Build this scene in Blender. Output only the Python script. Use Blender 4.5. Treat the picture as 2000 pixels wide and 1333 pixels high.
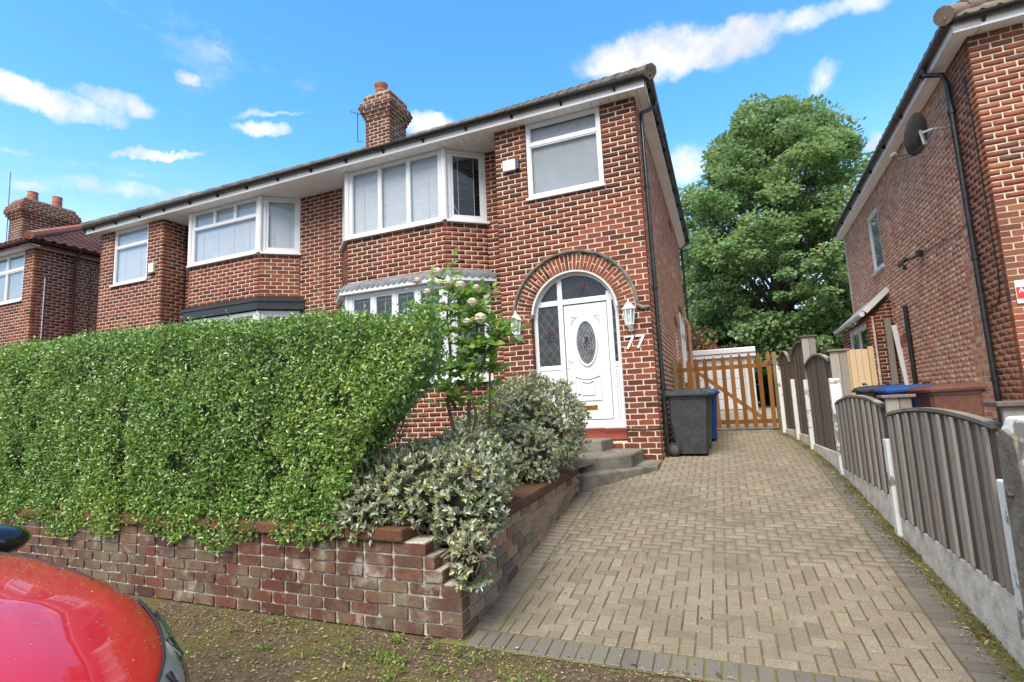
import bpy, math, random
import numpy as np
from mathutils import Vector, Matrix

for _o in list(bpy.data.objects):
    bpy.data.objects.remove(_o, do_unlink=True)
random.seed(11)
rng = np.random.default_rng(11)
SC = bpy.context.scene
COL = SC.collection

# ------------------------------------------------------------------ camera, sky, sun, exposure
CAM_R = ((0.9248276, 0.08854313, 0.36993787),
         (0.3778396, -0.10147863, -0.92029306),
         (-0.04394484, 0.9908896, -0.12730533))
CAM_Z = 1.4
FPX = 1010.0
cam_data = bpy.data.cameras.new('camera')
cam = bpy.data.objects.new('camera', cam_data)
COL.objects.link(cam)
cam_data.sensor_width = 36.0
cam_data.lens = 36.0 * FPX / 2000.0
cam_data.clip_start = 0.05
cam_data.clip_end = 2000.0
cam.matrix_world = Matrix.Translation((0, 0, CAM_Z)) @ Matrix(CAM_R).to_4x4()
SC.camera = cam
SC.view_settings.view_transform = 'Standard'
SC.view_settings.look = 'None'
SC.view_settings.gamma = 1.0
SC.view_settings.exposure = 1.73

SUN_EL, SUN_AZ = 52.0, 184.0           # azimuth measured clockwise from +Y
el, az = math.radians(SUN_EL), math.radians(SUN_AZ)
sun_data = bpy.data.lights.new('sun', 'SUN')
sun_data.energy = 2.0
sun_data.angle = math.radians(40)
sun_data.color = (1.0, 0.91, 0.79)
sun = bpy.data.objects.new('sun', sun_data)
COL.objects.link(sun)
sdir = Vector((math.sin(az) * math.cos(el), math.cos(az) * math.cos(el), math.sin(el)))
sun.rotation_euler = sdir.to_track_quat('Z', 'Y').to_euler()

RT = np.array(CAM_R)


def pix_dir(x, y):
    d = RT @ np.array([(x - 1000) / FPX, -(y - 666.5) / FPX, -1.0])
    return d / np.linalg.norm(d)


world = bpy.data.worlds.new('World')
SC.world = world
world.use_nodes = True
wt = world.node_tree
wt.nodes.clear()


class NG:
    """tiny helper to write node graphs"""
    def __init__(self, tree):
        self.t = tree

    def n(self, typ, **kw):
        nd = self.t.nodes.new(typ)
        for k, v in kw.items():
            setattr(nd, k, v)
        return nd

    def put(self, sock, val):
        if hasattr(val, 'is_output') or isinstance(val, bpy.types.NodeSocket):
            self.t.links.new(val, sock)
        elif val is not None:
            sock.default_value = val

    def math(self, op, a, b=None, c=None, clamp=False):
        nd = self.n('ShaderNodeMath', operation=op, use_clamp=clamp)
        for i, v in enumerate((a, b, c)):
            if v is not None:
                self.put(nd.inputs[i], v)
        return nd.outputs[0]

    def vmath(self, op, a, b=None, out=0):
        nd = self.n('ShaderNodeVectorMath', operation=op)
        self.put(nd.inputs[0], a)
        if b is not None:
            if op == 'SCALE':
                self.put(nd.inputs['Scale'], b)
            else:
                self.put(nd.inputs[1], b)
        return nd.outputs[out]

    def noise(self, vec, scale, detail=4, rough=0.55, dist=0.0):
        nd = self.n('ShaderNodeTexNoise')
        if vec is not None:
            self.put(nd.inputs['Vector'], vec)
        nd.inputs['Scale'].default_value = scale
        nd.inputs['Detail'].default_value = detail
        nd.inputs['Roughness'].default_value = rough
        nd.inputs['Distortion'].default_value = dist
        return nd

    def mix(self, fac, a, b, blend='MIX'):
        nd = self.n('ShaderNodeMix', data_type='RGBA', blend_type=blend)
        self.put(nd.inputs[0], fac)
        self.put(nd.inputs[6], a)
        self.put(nd.inputs[7], b)
        return nd.outputs[2]

    def smooth(self, v, lo, hi, to0=0.0, to1=1.0):
        nd = self.n('ShaderNodeMapRange', interpolation_type='SMOOTHSTEP')
        self.put(nd.inputs[0], v)
        for i, q in enumerate((lo, hi, to0, to1)):
            nd.inputs[i + 1].default_value = q
        return nd.outputs[0]

    def ramp(self, fac, stops, interp='LINEAR'):
        nd = self.n('ShaderNodeValToRGB')
        self.put(nd.inputs[0], fac)
        cr = nd.color_ramp
        cr.interpolation = interp
        while len(cr.elements) < len(stops):
            cr.elements.new(0.5)
        for e, (p, c) in zip(cr.elements, stops):
            e.position = p
            e.color = (c[0], c[1], c[2], 1)
        return nd.outputs[0]


g = NG(wt)
sky = g.n('ShaderNodeTexSky', sky_type='NISHITA')
sky.sun_disc = False
sky.sun_elevation = el
sky.sun_rotation = az
sky.altitude = 60
sky.air_density = 1.0
sky.dust_density = 0.4
sky.ozone_density = 2.2
tc = g.n('ShaderNodeTexCoord')
dirv = tc.outputs['Generated']
nz = g.noise(dirv, 17.0, 8, 0.62)
off = g.vmath('SCALE', g.vmath('SUBTRACT', nz.outputs['Color'], (0.5, 0.5, 0.5)), 0.055)
dv = g.vmath('ADD', dirv, off)
CLOUDS = [(1300, 105, 210, 62, 3), (1440, 75, 120, 50, 3), (1215, 125, 120, 45, 3), (110, 200, 190, 36, 0), (230, 200, 90, 34, 0),
          (512, 254, 70, 20, 0), (370, 152, 30, 24, 0), (838, 240, 66, 32, 0), (300, 303, 130, 11, -9, .8), (60, 360, 70, 18, 0, .7),
          (1650, 18, 420, 30, -2, .62), (1608, 152, 40, 56, 50, .7), (270, 372, 420, 30, -2, .55), (1712, 272, 34, 34, 0, .8),
          (520, 220, 90, 9, -12, .6), (120, 312, 300, 14, 0, .45), (1340, 330, 60, 60, 0, .7)]
dens = None
for (cx, cy, wx, wy, rot, *alpha) in CLOUDS:
    c = pix_dir(cx, cy)
    r_ = math.radians(rot)
    ax = pix_dir(cx + 10 * math.cos(r_), cy + 10 * math.sin(r_)) - c
    by = pix_dir(cx - 10 * math.sin(r_), cy + 10 * math.cos(r_)) - c
    sx, sy = np.linalg.norm(ax) / 10 * wx, np.linalg.norm(by) / 10 * wy
    ax = ax / np.linalg.norm(ax)
    by = by / np.linalg.norm(by)
    rel = g.vmath('SUBTRACT', dv, tuple(float(q) for q in c))
    qa = g.vmath('DOT_PRODUCT', rel, tuple(float(q) for q in ax / sx), out=1)
    qb = g.vmath('DOT_PRODUCT', rel, tuple(float(q) for q in by / sy), out=1)
    qc = g.vmath('DOT_PRODUCT', rel, tuple(float(q) for q in c / max(sx, sy)), out=1)
    q = g.math('ADD', g.math('ADD', g.math('MULTIPLY', qa, qa), g.math('MULTIPLY', qb, qb)), g.math('MULTIPLY', qc, qc))
    dd = g.math('SUBTRACT', 1.0, q, clamp=True)
    if alpha:
        dd = g.math('MULTIPLY', dd, alpha[0])
    dens = dd if dens is None else g.math('MAXIMUM', dens, dd)
fine = g.noise(dirv, 16.0, 8, 0.62)
shape = g.math('ADD', dens, g.math('MULTIPLY', g.math('SUBTRACT', fine.outputs['Fac'], 0.5), 1.7))
cl = g.math('MULTIPLY', g.smooth(shape, -0.05, 1.15), g.smooth(dens, 0.0, 0.6))
# a thin scatter of the same kind of cloud all round, and pale air towards the horizon
flat = g.vmath('MULTIPLY', dv, (1.0, 1.0, 2.6))
far = g.noise(flat, 3.2, 7, 0.58)
sep = g.n('ShaderNodeSeparateXYZ')
g.put(sep.inputs[0], dirv)
# the cloud bank thickens overhead and towards the street side, as the soft light and the bonnet's white reflections show
bank = g.math('ADD', g.math('MULTIPLY', sep.outputs[2], 0.55), g.math('MULTIPLY', sep.outputs[1], -0.55))
thick_ = g.smooth(bank, 0.05, 0.60, 0.0, 0.34)
cl2 = g.math('MULTIPLY', g.smooth(g.math('ADD', far.outputs['Fac'], thick_), 0.64, 0.82), g.math('ADD', 0.5, thick_))
low = g.smooth(sep.outputs[2], 0.02, 0.48, 0.85, 0.0)
cover = g.math('MAXIMUM', g.math('MAXIMUM', cl, cl2), low)
hs = g.n('ShaderNodeHueSaturation')
hs.inputs['Saturation'].default_value = 1.28
hs.inputs['Value'].default_value = 0.95
hs.inputs['Hue'].default_value = 0.493
g.put(hs.inputs['Color'], sky.outputs[0])
shade = g.smooth(g.noise(dirv, 14.0, 6).outputs['Fac'], 0.36, 0.62)
ccol = g.mix(shade, (1.95, 2.02, 2.18, 1), (2.75, 2.72, 2.68, 1))
skycol = g.mix(cover, hs.outputs[0], ccol)
bg = g.n('ShaderNodeBackground')
bg.inputs[1].default_value = 0.128
g.put(bg.inputs[0], skycol)
wo = g.n('ShaderNodeOutputWorld')
wt.links.new(bg.outputs[0], wo.inputs[0])

# ------------------------------------------------------------------ materials
MATS = {}


def new_mat(name):
    m = bpy.data.materials.new(name)
    m.use_nodes = True
    m.node_tree.nodes.clear()
    gg = NG(m.node_tree)
    out = gg.n('ShaderNodeOutputMaterial')
    b = gg.n('ShaderNodeBsdfPrincipled')
    m.node_tree.links.new(b.outputs[0], out.inputs[0])
    MATS[name] = m
    return m, gg, b, out


def pos(gg):
    return gg.n('ShaderNodeNewGeometry').outputs['Position']


def rnd(gg):
    """one random number for each loose piece: mesh island plus object"""
    a = gg.n('ShaderNodeNewGeometry').outputs['Random Per Island']
    b = gg.n('ShaderNodeObjectInfo').outputs['Random']
    return gg.math('FRACT', gg.math('ADD', a, b))


def bump(gg, b, h, strength, dist=0.01):
    bp = gg.n('ShaderNodeBump')
    bp.inputs['Strength'].default_value = strength
    bp.inputs['Distance'].default_value = dist
    gg.put(bp.inputs['Height'], h)
    gg.put(b.inputs['Normal'], bp.outputs[0])


def simple(name, col, rough=0.5, var=0.12, scale=6.0, bmp=0.0, bscale=60.0, metal=0.0, spec=0.5, dirt=None, dirt_amt=0.35, dscale=2.0):
    m, gg, b, out = new_mat(name)
    p = pos(gg)
    n1 = gg.noise(p, scale, 5, 0.6)
    dark = tuple(c * (1 - var) for c in col) + (1,)
    lite = tuple(min(1, c * (1 + var)) for c in col) + (1,)
    cc = gg.mix(gg.smooth(n1.outputs['Fac'], 0.3, 0.7), dark, lite)
    if dirt:
        dn = gg.noise(p, dscale, 7, 0.65)
        cc = gg.mix(gg.math('MULTIPLY', gg.smooth(dn.outputs['Fac'], 0.45, 0.72), dirt_amt), cc, tuple(dirt) + (1,))
    gg.put(b.inputs['Base Color'], cc)
    rn = gg.noise(p, scale * 2.3, 3)
    gg.put(b.inputs['Roughness'], gg.smooth(rn.outputs['Fac'], 0.2, 0.8, max(0.02, rough - 0.08), min(1, rough + 0.08)))
    b.inputs['Metallic'].default_value = metal
    b.inputs['Specular IOR Level'].default_value = spec
    if bmp:
        bump(gg, b, gg.noise(p, bscale, 4, 0.65).outputs['Fac'], bmp)
    return m


def piece_mat(name, stops, rough=0.85, soot=None, soot_amt=0.5, soot_scale=1.6, grain=45, bmp=0.5, speck=0.25, wash=None, wash_amt=0.0, wash_scale=3.0, wash_lo=0.5, wash_hi=0.68, soot_lo=0.46):
    """material whose base colour differs from piece to piece"""
    m, gg, b, out = new_mat(name)
    p = pos(gg)
    r = rnd(gg)
    cc = gg.ramp(r, stops)
    fine_ = gg.noise(p, grain, 5, 0.7).outputs['Fac']
    cc = gg.mix(gg.smooth(fine_, 0.3, 0.72, 0, speck), cc, (0.02, 0.015, 0.012, 1))
    if soot:
        dn = gg.noise(p, soot_scale, 7, 0.65).outputs['Fac']
        cc = gg.mix(gg.math('MULTIPLY', gg.smooth(dn, soot_lo, soot_lo + 0.26), soot_amt), cc, tuple(soot) + (1,))
    if wash:
        wn = gg.noise(p, wash_scale, 8, 0.7).outputs['Fac']
        cc = gg.mix(gg.math('MULTIPLY', gg.smooth(wn, wash_lo, wash_hi), wash_amt), cc, tuple(wash) + (1,))
    gg.put(b.inputs['Base Color'], cc)
    b.inputs['Roughness'].default_value = rough
    b.inputs['Specular IOR Level'].default_value = 0.3
    bump(gg, b, fine_, bmp, 0.006)
    return m


piece_mat('brick_facing', [(0.0, (0.07, 0.022, 0.016)), (0.2, (0.145, 0.036, 0.021)), (0.5, (0.195, 0.048, 0.026)), (0.8, (0.25, 0.070, 0.036)), (1.0, (0.155, 0.045, 0.030))],
          soot=(0.045, 0.022, 0.018), soot_amt=0.6, soot_scale=0.8)
piece_mat('brick_common', [(0.0, (0.46, 0.22, 0.14)), (0.25, (0.36, 0.15, 0.092)), (0.5, (0.53, 0.28, 0.19)), (0.75, (0.42, 0.185, 0.11)), (0.92, (0.58, 0.38, 0.28)), (1.0, (0.22, 0.115, 0.09))],
          soot=(0.2, 0.10, 0.075), soot_amt=0.3, soot_scale=0.9, wash=(0.5, 0.37, 0.3), wash_amt=0.18, wash_scale=0.9, speck=0.12)
piece_mat('brick_orange', [(0.0, (0.18, 0.052, 0.030)), (0.3, (0.27, 0.085, 0.042)), (0.6, (0.22, 0.070, 0.040)), (0.85, (0.31, 0.12, 0.058)), (1.0, (0.11, 0.048, 0.038))],
          soot=(0.06, 0.03, 0.024), soot_amt=0.5, soot_scale=1.0)
piece_mat('brick_garden', [(0.0, (0.07, 0.03, 0.026)), (0.3, (0.125, 0.042, 0.029)), (0.55, (0.165, 0.058, 0.038)), (0.75, (0.10, 0.050, 0.040)), (0.9, (0.15, 0.085, 0.055)), (1.0, (0.17, 0.125, 0.085))],
          soot=(0.17, 0.15, 0.10), soot_amt=0.85, soot_lo=0.43, soot_scale=1.7, wash=(0.55, 0.53, 0.48), wash_amt=0.7, wash_scale=4.0, wash_lo=0.52, wash_hi=0.78, grain=38, bmp=0.9, speck=0.45)
piece_mat('brick_sidewall', [(0.0, (0.26, 0.12, 0.065)), (0.3, (0.42, 0.25, 0.14)), (0.6, (0.40, 0.28, 0.175)), (0.85, (0.24, 0.18, 0.12)), (1.0, (0.15, 0.09, 0.07))],
          soot=(0.19, 0.17, 0.09), soot_amt=0.6, soot_scale=2.2, grain=38, bmp=0.8, speck=0.35)
piece_mat('coping_tile', [(0.0, (0.11, 0.048, 0.026)), (0.5, (0.17, 0.068, 0.034)), (1.0, (0.13, 0.07, 0.045))], soot=(0.06, 0.058, 0.035), soot_amt=0.9, soot_scale=3.5, grain=38, bmp=0.9, speck=0.4)
piece_mat('brick_chimney', [(0.0, (0.09, 0.028, 0.02)), (0.5, (0.17, 0.045, 0.028)), (0.8, (0.11, 0.05, 0.04)), (1.0, (0.06, 0.035, 0.03))],
          soot=(0.13, 0.11, 0.085), soot_amt=0.85, soot_scale=1.8)
simple('mortar_cream', (0.60, 0.515, 0.41), 0.95, 0.16, 14, 0.8, 90, dirt=(0.42, 0.34, 0.26), dirt_amt=0.4, dscale=1.2)
simple('mortar_pink', (0.58, 0.49, 0.40), 0.95, 0.2, 12, 0.8, 90, dirt=(0.28, 0.2, 0.16), dirt_amt=0.5, dscale=1.0)
simple('mortar_old', (0.46, 0.43, 0.37), 0.95, 0.35, 18, 1.0, 70, dirt=(0.06, 0.06, 0.05), dirt_amt=0.85, dscale=1.6)
simple('white_pvc', (0.60, 0.615, 0.64), 0.28, 0.03, 3, dirt=(0.55, 0.54, 0.5), dirt_amt=0.16, dscale=5)
simple('soffit_white', (0.84, 0.83, 0.82), 0.45, 0.04, 2, dirt=(0.5, 0.48, 0.44), dirt_amt=0.2, dscale=3)
simple('fascia_white', (0.82, 0.81, 0.82), 0.35, 0.04, 2, dirt=(0.5, 0.48, 0.44), dirt_amt=0.18, dscale=4)
simple('black_plastic', (0.014, 0.015, 0.016), 0.3, 0.2, 5, dirt=(0.08, 0.08, 0.075), dirt_amt=0.3, dscale=6)
simple('maroon_plastic', (0.075, 0.022, 0.022), 0.35, 0.2, 5)
simple('roof_tile_grey', (0.10, 0.082, 0.068), 0.85, 0.3, 5, 0.6, 60, dirt=(0.20, 0.18, 0.10), dirt_amt=0.5, dscale=4)
piece_mat('roof_tile_red', [(0, (0.13, 0.05, 0.035)), (0.5, (0.19, 0.075, 0.05)), (1, (0.10, 0.045, 0.035))], soot=(0.06, 0.045, 0.035), soot_amt=0.6)
piece_mat('roof_tile_old', [(0, (0.17, 0.12, 0.09)), (0.5, (0.24, 0.17, 0.13)), (1, (0.12, 0.08, 0.065))], soot=(0.27, 0.25, 0.2), soot_amt=0.6, soot_scale=5)
simple('lead', (0.17, 0.18, 0.20), 0.5, 0.25, 7, 0.5, 30, metal=0.25, dirt=(0.34, 0.35, 0.36), dirt_amt=0.5, dscale=6)
simple('black_paint', (0.016, 0.015, 0.016), 0.35, 0.2, 8, 0.2, 40)
simple('terracotta', (0.36, 0.12, 0.075), 0.8, 0.2, 8, 0.3, 40, dirt=(0.3, 0.24, 0.2), dirt_amt=0.5, dscale=7)
simple('flaunching', (0.30, 0.27, 0.22), 0.95, 0.3, 9, 0.8, 40)
simple('render_white', (0.62, 0.61, 0.58), 0.85, 0.1, 5, 0.4, 50, dirt=(0.3, 0.27, 0.22), dirt_amt=0.4, dscale=6)
simple('red_paint', (0.30, 0.05, 0.028), 0.55, 0.2, 7, 0.4, 50, dirt=(0.2, 0.09, 0.06), dirt_amt=0.5, dscale=9)
simple('stone_step', (0.17, 0.155, 0.125), 0.9, 0.25, 7, 0.8, 60, dirt=(0.045, 0.045, 0.035), dirt_amt=0.75, dscale=2.4)
simple('concrete', (0.68, 0.64, 0.56), 0.9, 0.18, 9, 0.9, 55, dirt=(0.2, 0.19, 0.14), dirt_amt=0.5, dscale=5)
simple('concrete_dark', (0.19, 0.165, 0.13), 0.95, 0.3, 14, 1.0, 45, dirt=(0.08, 0.07, 0.05), dirt_amt=0.5, dscale=8)
simple('yard_concrete', (0.33, 0.31, 0.26), 0.9, 0.15, 3, 0.5, 40, dirt=(0.2, 0.18, 0.13), dirt_amt=0.5, dscale=2)
simple('brass', (0.48, 0.34, 0.06), 0.3, 0.2, 20, metal=0.9)
simple('steel', (0.55, 0.55, 0.56), 0.3, 0.1, 10, metal=0.9)
simple('galvanised', (0.42, 0.43, 0.43), 0.5, 0.2, 12, metal=0.6)
simple('dark_metal', (0.05, 0.05, 0.055), 0.5, 0.2, 12, dirt=(0.12, 0.11, 0.1), dirt_amt=0.3, dscale=7)
simple('grey_frame', (0.50, 0.51, 0.54), 0.4, 0.08, 6)
simple('green_box', (0.16, 0.20, 0.16), 0.6, 0.2, 7)
simple('cream_box', (0.74, 0.70, 0.56), 0.4, 0.06, 5, dirt=(0.5, 0.45, 0.34), dirt_amt=0.3, dscale=9)
simple('navy_plastic', (0.025, 0.035, 0.075), 0.35, 0.1, 5)
simple('bin_black', (0.024, 0.026, 0.030), 0.55, 0.2, 20, 0.25, 160, dirt=(0.09, 0.09, 0.09), dirt_amt=0.3, dscale=5)
simple('bin_green', (0.05, 0.085, 0.045), 0.5, 0.2, 20, 0.25, 160)
simple('bin_blue', (0.012, 0.045, 0.19), 0.45, 0.2, 20, 0.25, 160)
simple('bin_brown', (0.10, 0.035, 0.02), 0.5, 0.2, 20, 0.25, 160)
simple('rubber', (0.012, 0.012, 0.013), 0.75, 0.2, 20)
simple('sign_white', (0.82, 0.82, 0.80), 0.4, 0.03, 5)
simple('sign_red', (0.55, 0.03, 0.03), 0.4, 0.1, 5)
simple('white_metal', (0.80, 0.81, 0.82), 0.3, 0.04, 6)
simple('soil', (0.07, 0.052, 0.036), 0.98, 0.35, 9, 1.0, 40)
simple('stem_brown', (0.14, 0.10, 0.07), 0.85, 0.3, 15, 0.6, 60)
simple('stem_green', (0.09, 0.13, 0.04), 0.7, 0.3, 15)
simple('bark', (0.095, 0.078, 0.06), 0.9, 0.3, 6, 0.9, 25)
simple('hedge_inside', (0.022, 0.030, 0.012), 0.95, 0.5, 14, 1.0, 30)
simple('petal', (0.66, 0.62, 0.48), 0.6, 0.06, 30)
simple('orange_pipe', (0.34, 0.16, 0.09), 0.6, 0.15, 8)
simple('cable_black', (0.015, 0.015, 0.015), 0.5, 0.1, 8)
simple('cable_white', (0.7, 0.7, 0.68), 0.5, 0.1, 8)
simple('room_dark', (0.05, 0.048, 0.045), 0.9, 0.2, 1)
simple('blind_white', (0.44, 0.47, 0.52), 0.6, 0.04, 3)
simple('curtain_grey', (0.25, 0.27, 0.29), 0.85, 0.06, 2, 0.3, 25)
simple('lead_came', (0.06, 0.06, 0.065), 0.5, 0.2, 20, metal=0.4)
simple('white_came', (0.22, 0.22, 0.23), 0.45, 0.1, 20, metal=0.3)
simple('rose_red_glass', (0.09, 0.008, 0.012), 0.15, 0.2, 20)
simple('leaf_dark_glass', (0.012, 0.016, 0.018), 0.15, 0.2, 20)

# glass: clear, reflecting by angle
m, gg, b, out = new_mat('glass')
tr = gg.n('ShaderNodeBsdfTransparent')
tr.inputs[0].default_value = (0.97, 0.985, 0.99, 1)
gl = gg.n('ShaderNodeBsdfGlossy')
gl.inputs['Roughness'].default_value = 0.02
gl.inputs['Color'].default_value = (0.95, 0.97, 1.0, 1)
bump_n = gg.n('ShaderNodeBump')
bump_n.inputs['Strength'].default_value = 0.04
gg.put(bump_n.inputs['Height'], gg.noise(pos(gg), 2.2, 2).outputs['Fac'])
gg.put(gl.inputs['Normal'], bump_n.outputs[0])
fr = gg.n('ShaderNodeLayerWeight')
fr.inputs[0].default_value = 0.5
ms = gg.n('ShaderNodeMixShader')
gg.put(ms.inputs[0], gg.math('ADD', gg.math('MULTIPLY', gg.math('POWER', fr.outputs['Facing'], 3.4), 0.62), 0.032))
m.node_tree.links.new(tr.outputs[0], ms.inputs[1])
m.node_tree.links.new(gl.outputs[0], ms.inputs[2])
m.node_tree.links.new(ms.outputs[0], out.inputs[0])
# obscured glass of the door: darker, rippled
m, gg, b, out = new_mat('obscured_glass')
gg.put(b.inputs['Base Color'], gg.ramp(gg.noise(pos(gg), 7, 4).outputs['Fac'], [(0.3, (0.006, 0.007, 0.008)), (0.7, (0.028, 0.03, 0.032))]))
b.inputs['Roughness'].default_value = 0.12
b.inputs['Specular IOR Level'].default_value = 0.7
bump(gg, b, gg.noise(pos(gg), 60, 3).outputs['Fac'], 0.25, 0.004)
m, gg, b, out = new_mat('oval_glass')
gg.put(b.inputs['Base Color'], gg.ramp(gg.noise(pos(gg), 9, 4).outputs['Fac'], [(0.3, (0.06, 0.064, 0.068)), (0.7, (0.17, 0.18, 0.19))]))
b.inputs['Roughness'].default_value = 0.10
b.inputs['Specular IOR Level'].default_value = 0.7
bump(gg, b, gg.noise(pos(gg), 90, 3).outputs['Fac'], 0.2, 0.003)
# lamp glass, lightly frosted
m, gg, b, out = new_mat('lamp_glass')
tr = gg.n('ShaderNodeBsdfTransparent')
tr.inputs[0].default_value = (0.75, 0.83, 0.84, 1)
ms = gg.n('ShaderNodeMixShader')
ms.inputs[0].default_value = 0.35
b.inputs['Base Color'].default_value = (0.7, 0.76, 0.76, 1)
b.inputs['Roughness'].default_value = 0.08
m.node_tree.links.new(tr.outputs[0], ms.inputs[1])
m.node_tree.links.new(b.outputs[0], ms.inputs[2])
m.node_tree.links.new(ms.outputs[0], out.inputs[0])


def wood(name, stops, rough=0.8, along=(14, 14, 1.2), streak=(0.03, 0.025, 0.02), amt=0.5):
    m, gg, b, out = new_mat(name)
    p = gg.vmath('MULTIPLY', pos(gg), along)
    r = rnd(gg)
    n1 = gg.noise(gg.vmath('ADD', p, gg.vmath('SCALE', (13.1, 7.7, 3.3), r)), 3.0, 6, 0.65).outputs['Fac']
    cc = gg.mix(0.6, gg.ramp(n1, stops), gg.ramp(r, stops))
    st = gg.noise(p, 7.0, 5, 0.7).outputs['Fac']
    cc = gg.mix(gg.smooth(st, 0.52, 0.74, 0, amt), cc, tuple(streak) + (1,))
    gg.put(b.inputs['Base Color'], cc)
    b.inputs['Roughness'].default_value = rough
    b.inputs['Specular IOR Level'].default_value = 0.25
    bump(gg, b, st, 0.5, 0.004)


wood('fence_wood', [(0.25, (0.08, 0.060, 0.046)), (0.5, (0.13, 0.102, 0.082)), (0.75, (0.195, 0.16, 0.132))])
wood('fence_wood_pale', [(0.25, (0.15, 0.13, 0.105)), (0.5, (0.22, 0.195, 0.16)), (0.75, (0.30, 0.27, 0.23))])
wood('gate_wood', [(0.25, (0.125, 0.048, 0.010)), (0.5, (0.185, 0.078, 0.018)), (0.75, (0.24, 0.11, 0.032))], amt=0.3)
wood('fence_wood_mid', [(0.25, (0.20, 0.18, 0.16)), (0.5, (0.28, 0.255, 0.225)), (0.75, (0.36, 0.33, 0.295))])
wood('post_wood', [(0.25, (0.15, 0.12, 0.06)), (0.5, (0.20, 0.165, 0.085)), (0.75, (0.25, 0.21, 0.12))])
wood('new_wood', [(0.25, (0.34, 0.23, 0.13)), (0.5, (0.42, 0.30, 0.18)), (0.75, (0.48, 0.36, 0.23))], amt=0.2)

# white paint flaking off concrete
m, gg, b, out = new_mat('flaking_paint')
p = pos(gg)
nn = gg.noise(p, 5.0, 8, 0.7).outputs['Fac']
cc = gg.mix(gg.smooth(nn, 0.41, 0.47), (0.24, 0.21, 0.17, 1), (0.72, 0.74, 0.72, 1))
n2 = gg.noise(p, 60, 4, 0.7).outputs['Fac']
cc = gg.mix(gg.smooth(n2, 0.45, 0.75, 0, 0.35), cc, (0.3, 0.28, 0.23, 1))
gg.put(b.inputs['Base Color'], cc)
b.inputs['Roughness'].default_value = 0.8
bump(gg, b, gg.math('ADD', nn, gg.math('MULTIPLY', n2, 0.4)), 0.6, 0.01)

# paving
piece_mat('paver', [(0.0, (0.22, 0.185, 0.135)), (0.3, (0.275, 0.235, 0.172)), (0.6, (0.25, 0.205, 0.155)), (0.85, (0.305, 0.265, 0.195)), (1.0, (0.20, 0.175, 0.135))],
          rough=0.9, soot=(0.13, 0.115, 0.08), soot_amt=0.75, soot_scale=1.1, grain=110, bmp=0.8, speck=0.5, wash=(0.33, 0.30, 0.25), wash_amt=0.35, wash_scale=9.0, wash_lo=0.5, wash_hi=0.75)
piece_mat('paver_dark', [(0.0, (0.13, 0.12, 0.105)), (0.4, (0.17, 0.155, 0.135)), (0.8, (0.145, 0.13, 0.11)), (1.0, (0.20, 0.18, 0.15))],
          rough=0.85, soot=(0.16, 0.15, 0.085), soot_amt=0.5, soot_scale=1.6, grain=140, bmp=0.5, speck=0.3)
m, gg, b, out = new_mat('joint_moss')
p = pos(gg)
nn = gg.noise(p, 2.2, 6, 0.65).outputs['Fac']
gg.put(b.inputs['Base Color'], gg.ramp(nn, [(0.30, (0.075, 0.058, 0.034)), (0.45, (0.12, 0.10, 0.045)), (0.56, (0.16, 0.155, 0.045)), (0.70, (0.12, 0.15, 0.03))]))
b.inputs['Roughness'].default_value = 1.0
bump(gg, b, gg.noise(p, 120, 4, 0.7).outputs['Fac'], 1.0, 0.01)

# street ground: worn tarmac under soil, moss and litter
m, gg, b, out = new_mat('street_ground')
p = pos(gg)
tar = gg.ramp(gg.noise(p, 110, 4, 0.7).outputs['Fac'], [(0.3, (0.045, 0.042, 0.038)), (0.55, (0.10, 0.093, 0.082)), (0.72, (0.27, 0.25, 0.22))])
soilc = gg.ramp(gg.noise(p, 28, 7, 0.75).outputs['Fac'], [(0.3, (0.030, 0.020, 0.012)), (0.52, (0.10, 0.070, 0.042)), (0.66, (0.19, 0.14, 0.09)), (0.8, (0.33, 0.28, 0.2))])
moss = gg.ramp(gg.noise(p, 60, 5, 0.7).outputs['Fac'], [(0.3, (0.045, 0.042, 0.010)), (0.7, (0.16, 0.145, 0.035))])
sp = gg.n('ShaderNodeSeparateXYZ')
gg.put(sp.inputs[0], p)
edge = gg.math('ADD', sp.outputs[1], gg.math('MULTIPLY', gg.math('SUBTRACT', gg.noise(p, 1.6, 5).outputs['Fac'], 0.5), 1.4))
edge = gg.math('ADD', edge, gg.math('MULTIPLY', sp.outputs[0], -0.06))
cc = gg.mix(gg.smooth(edge, 1.75, 2.15), tar, soilc)
mo = gg.math('MULTIPLY', gg.smooth(gg.noise(p, 2.6, 6, 0.65).outputs['Fac'], 0.46, 0.62), gg.smooth(edge, 1.6, 2.0))
cc = gg.mix(gg.math('MULTIPLY', mo, 0.85), cc, moss)
gg.put(b.inputs['Base Color'], cc)
b.inputs['Roughness'].default_value = 0.95
bump(gg, b, gg.math('ADD', gg.noise(p, 35, 6, 0.7).outputs['Fac'], gg.math('MULTIPLY', gg.noise(p, 160, 3).outputs['Fac'], 0.4)), 0.9, 0.02)


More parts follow.
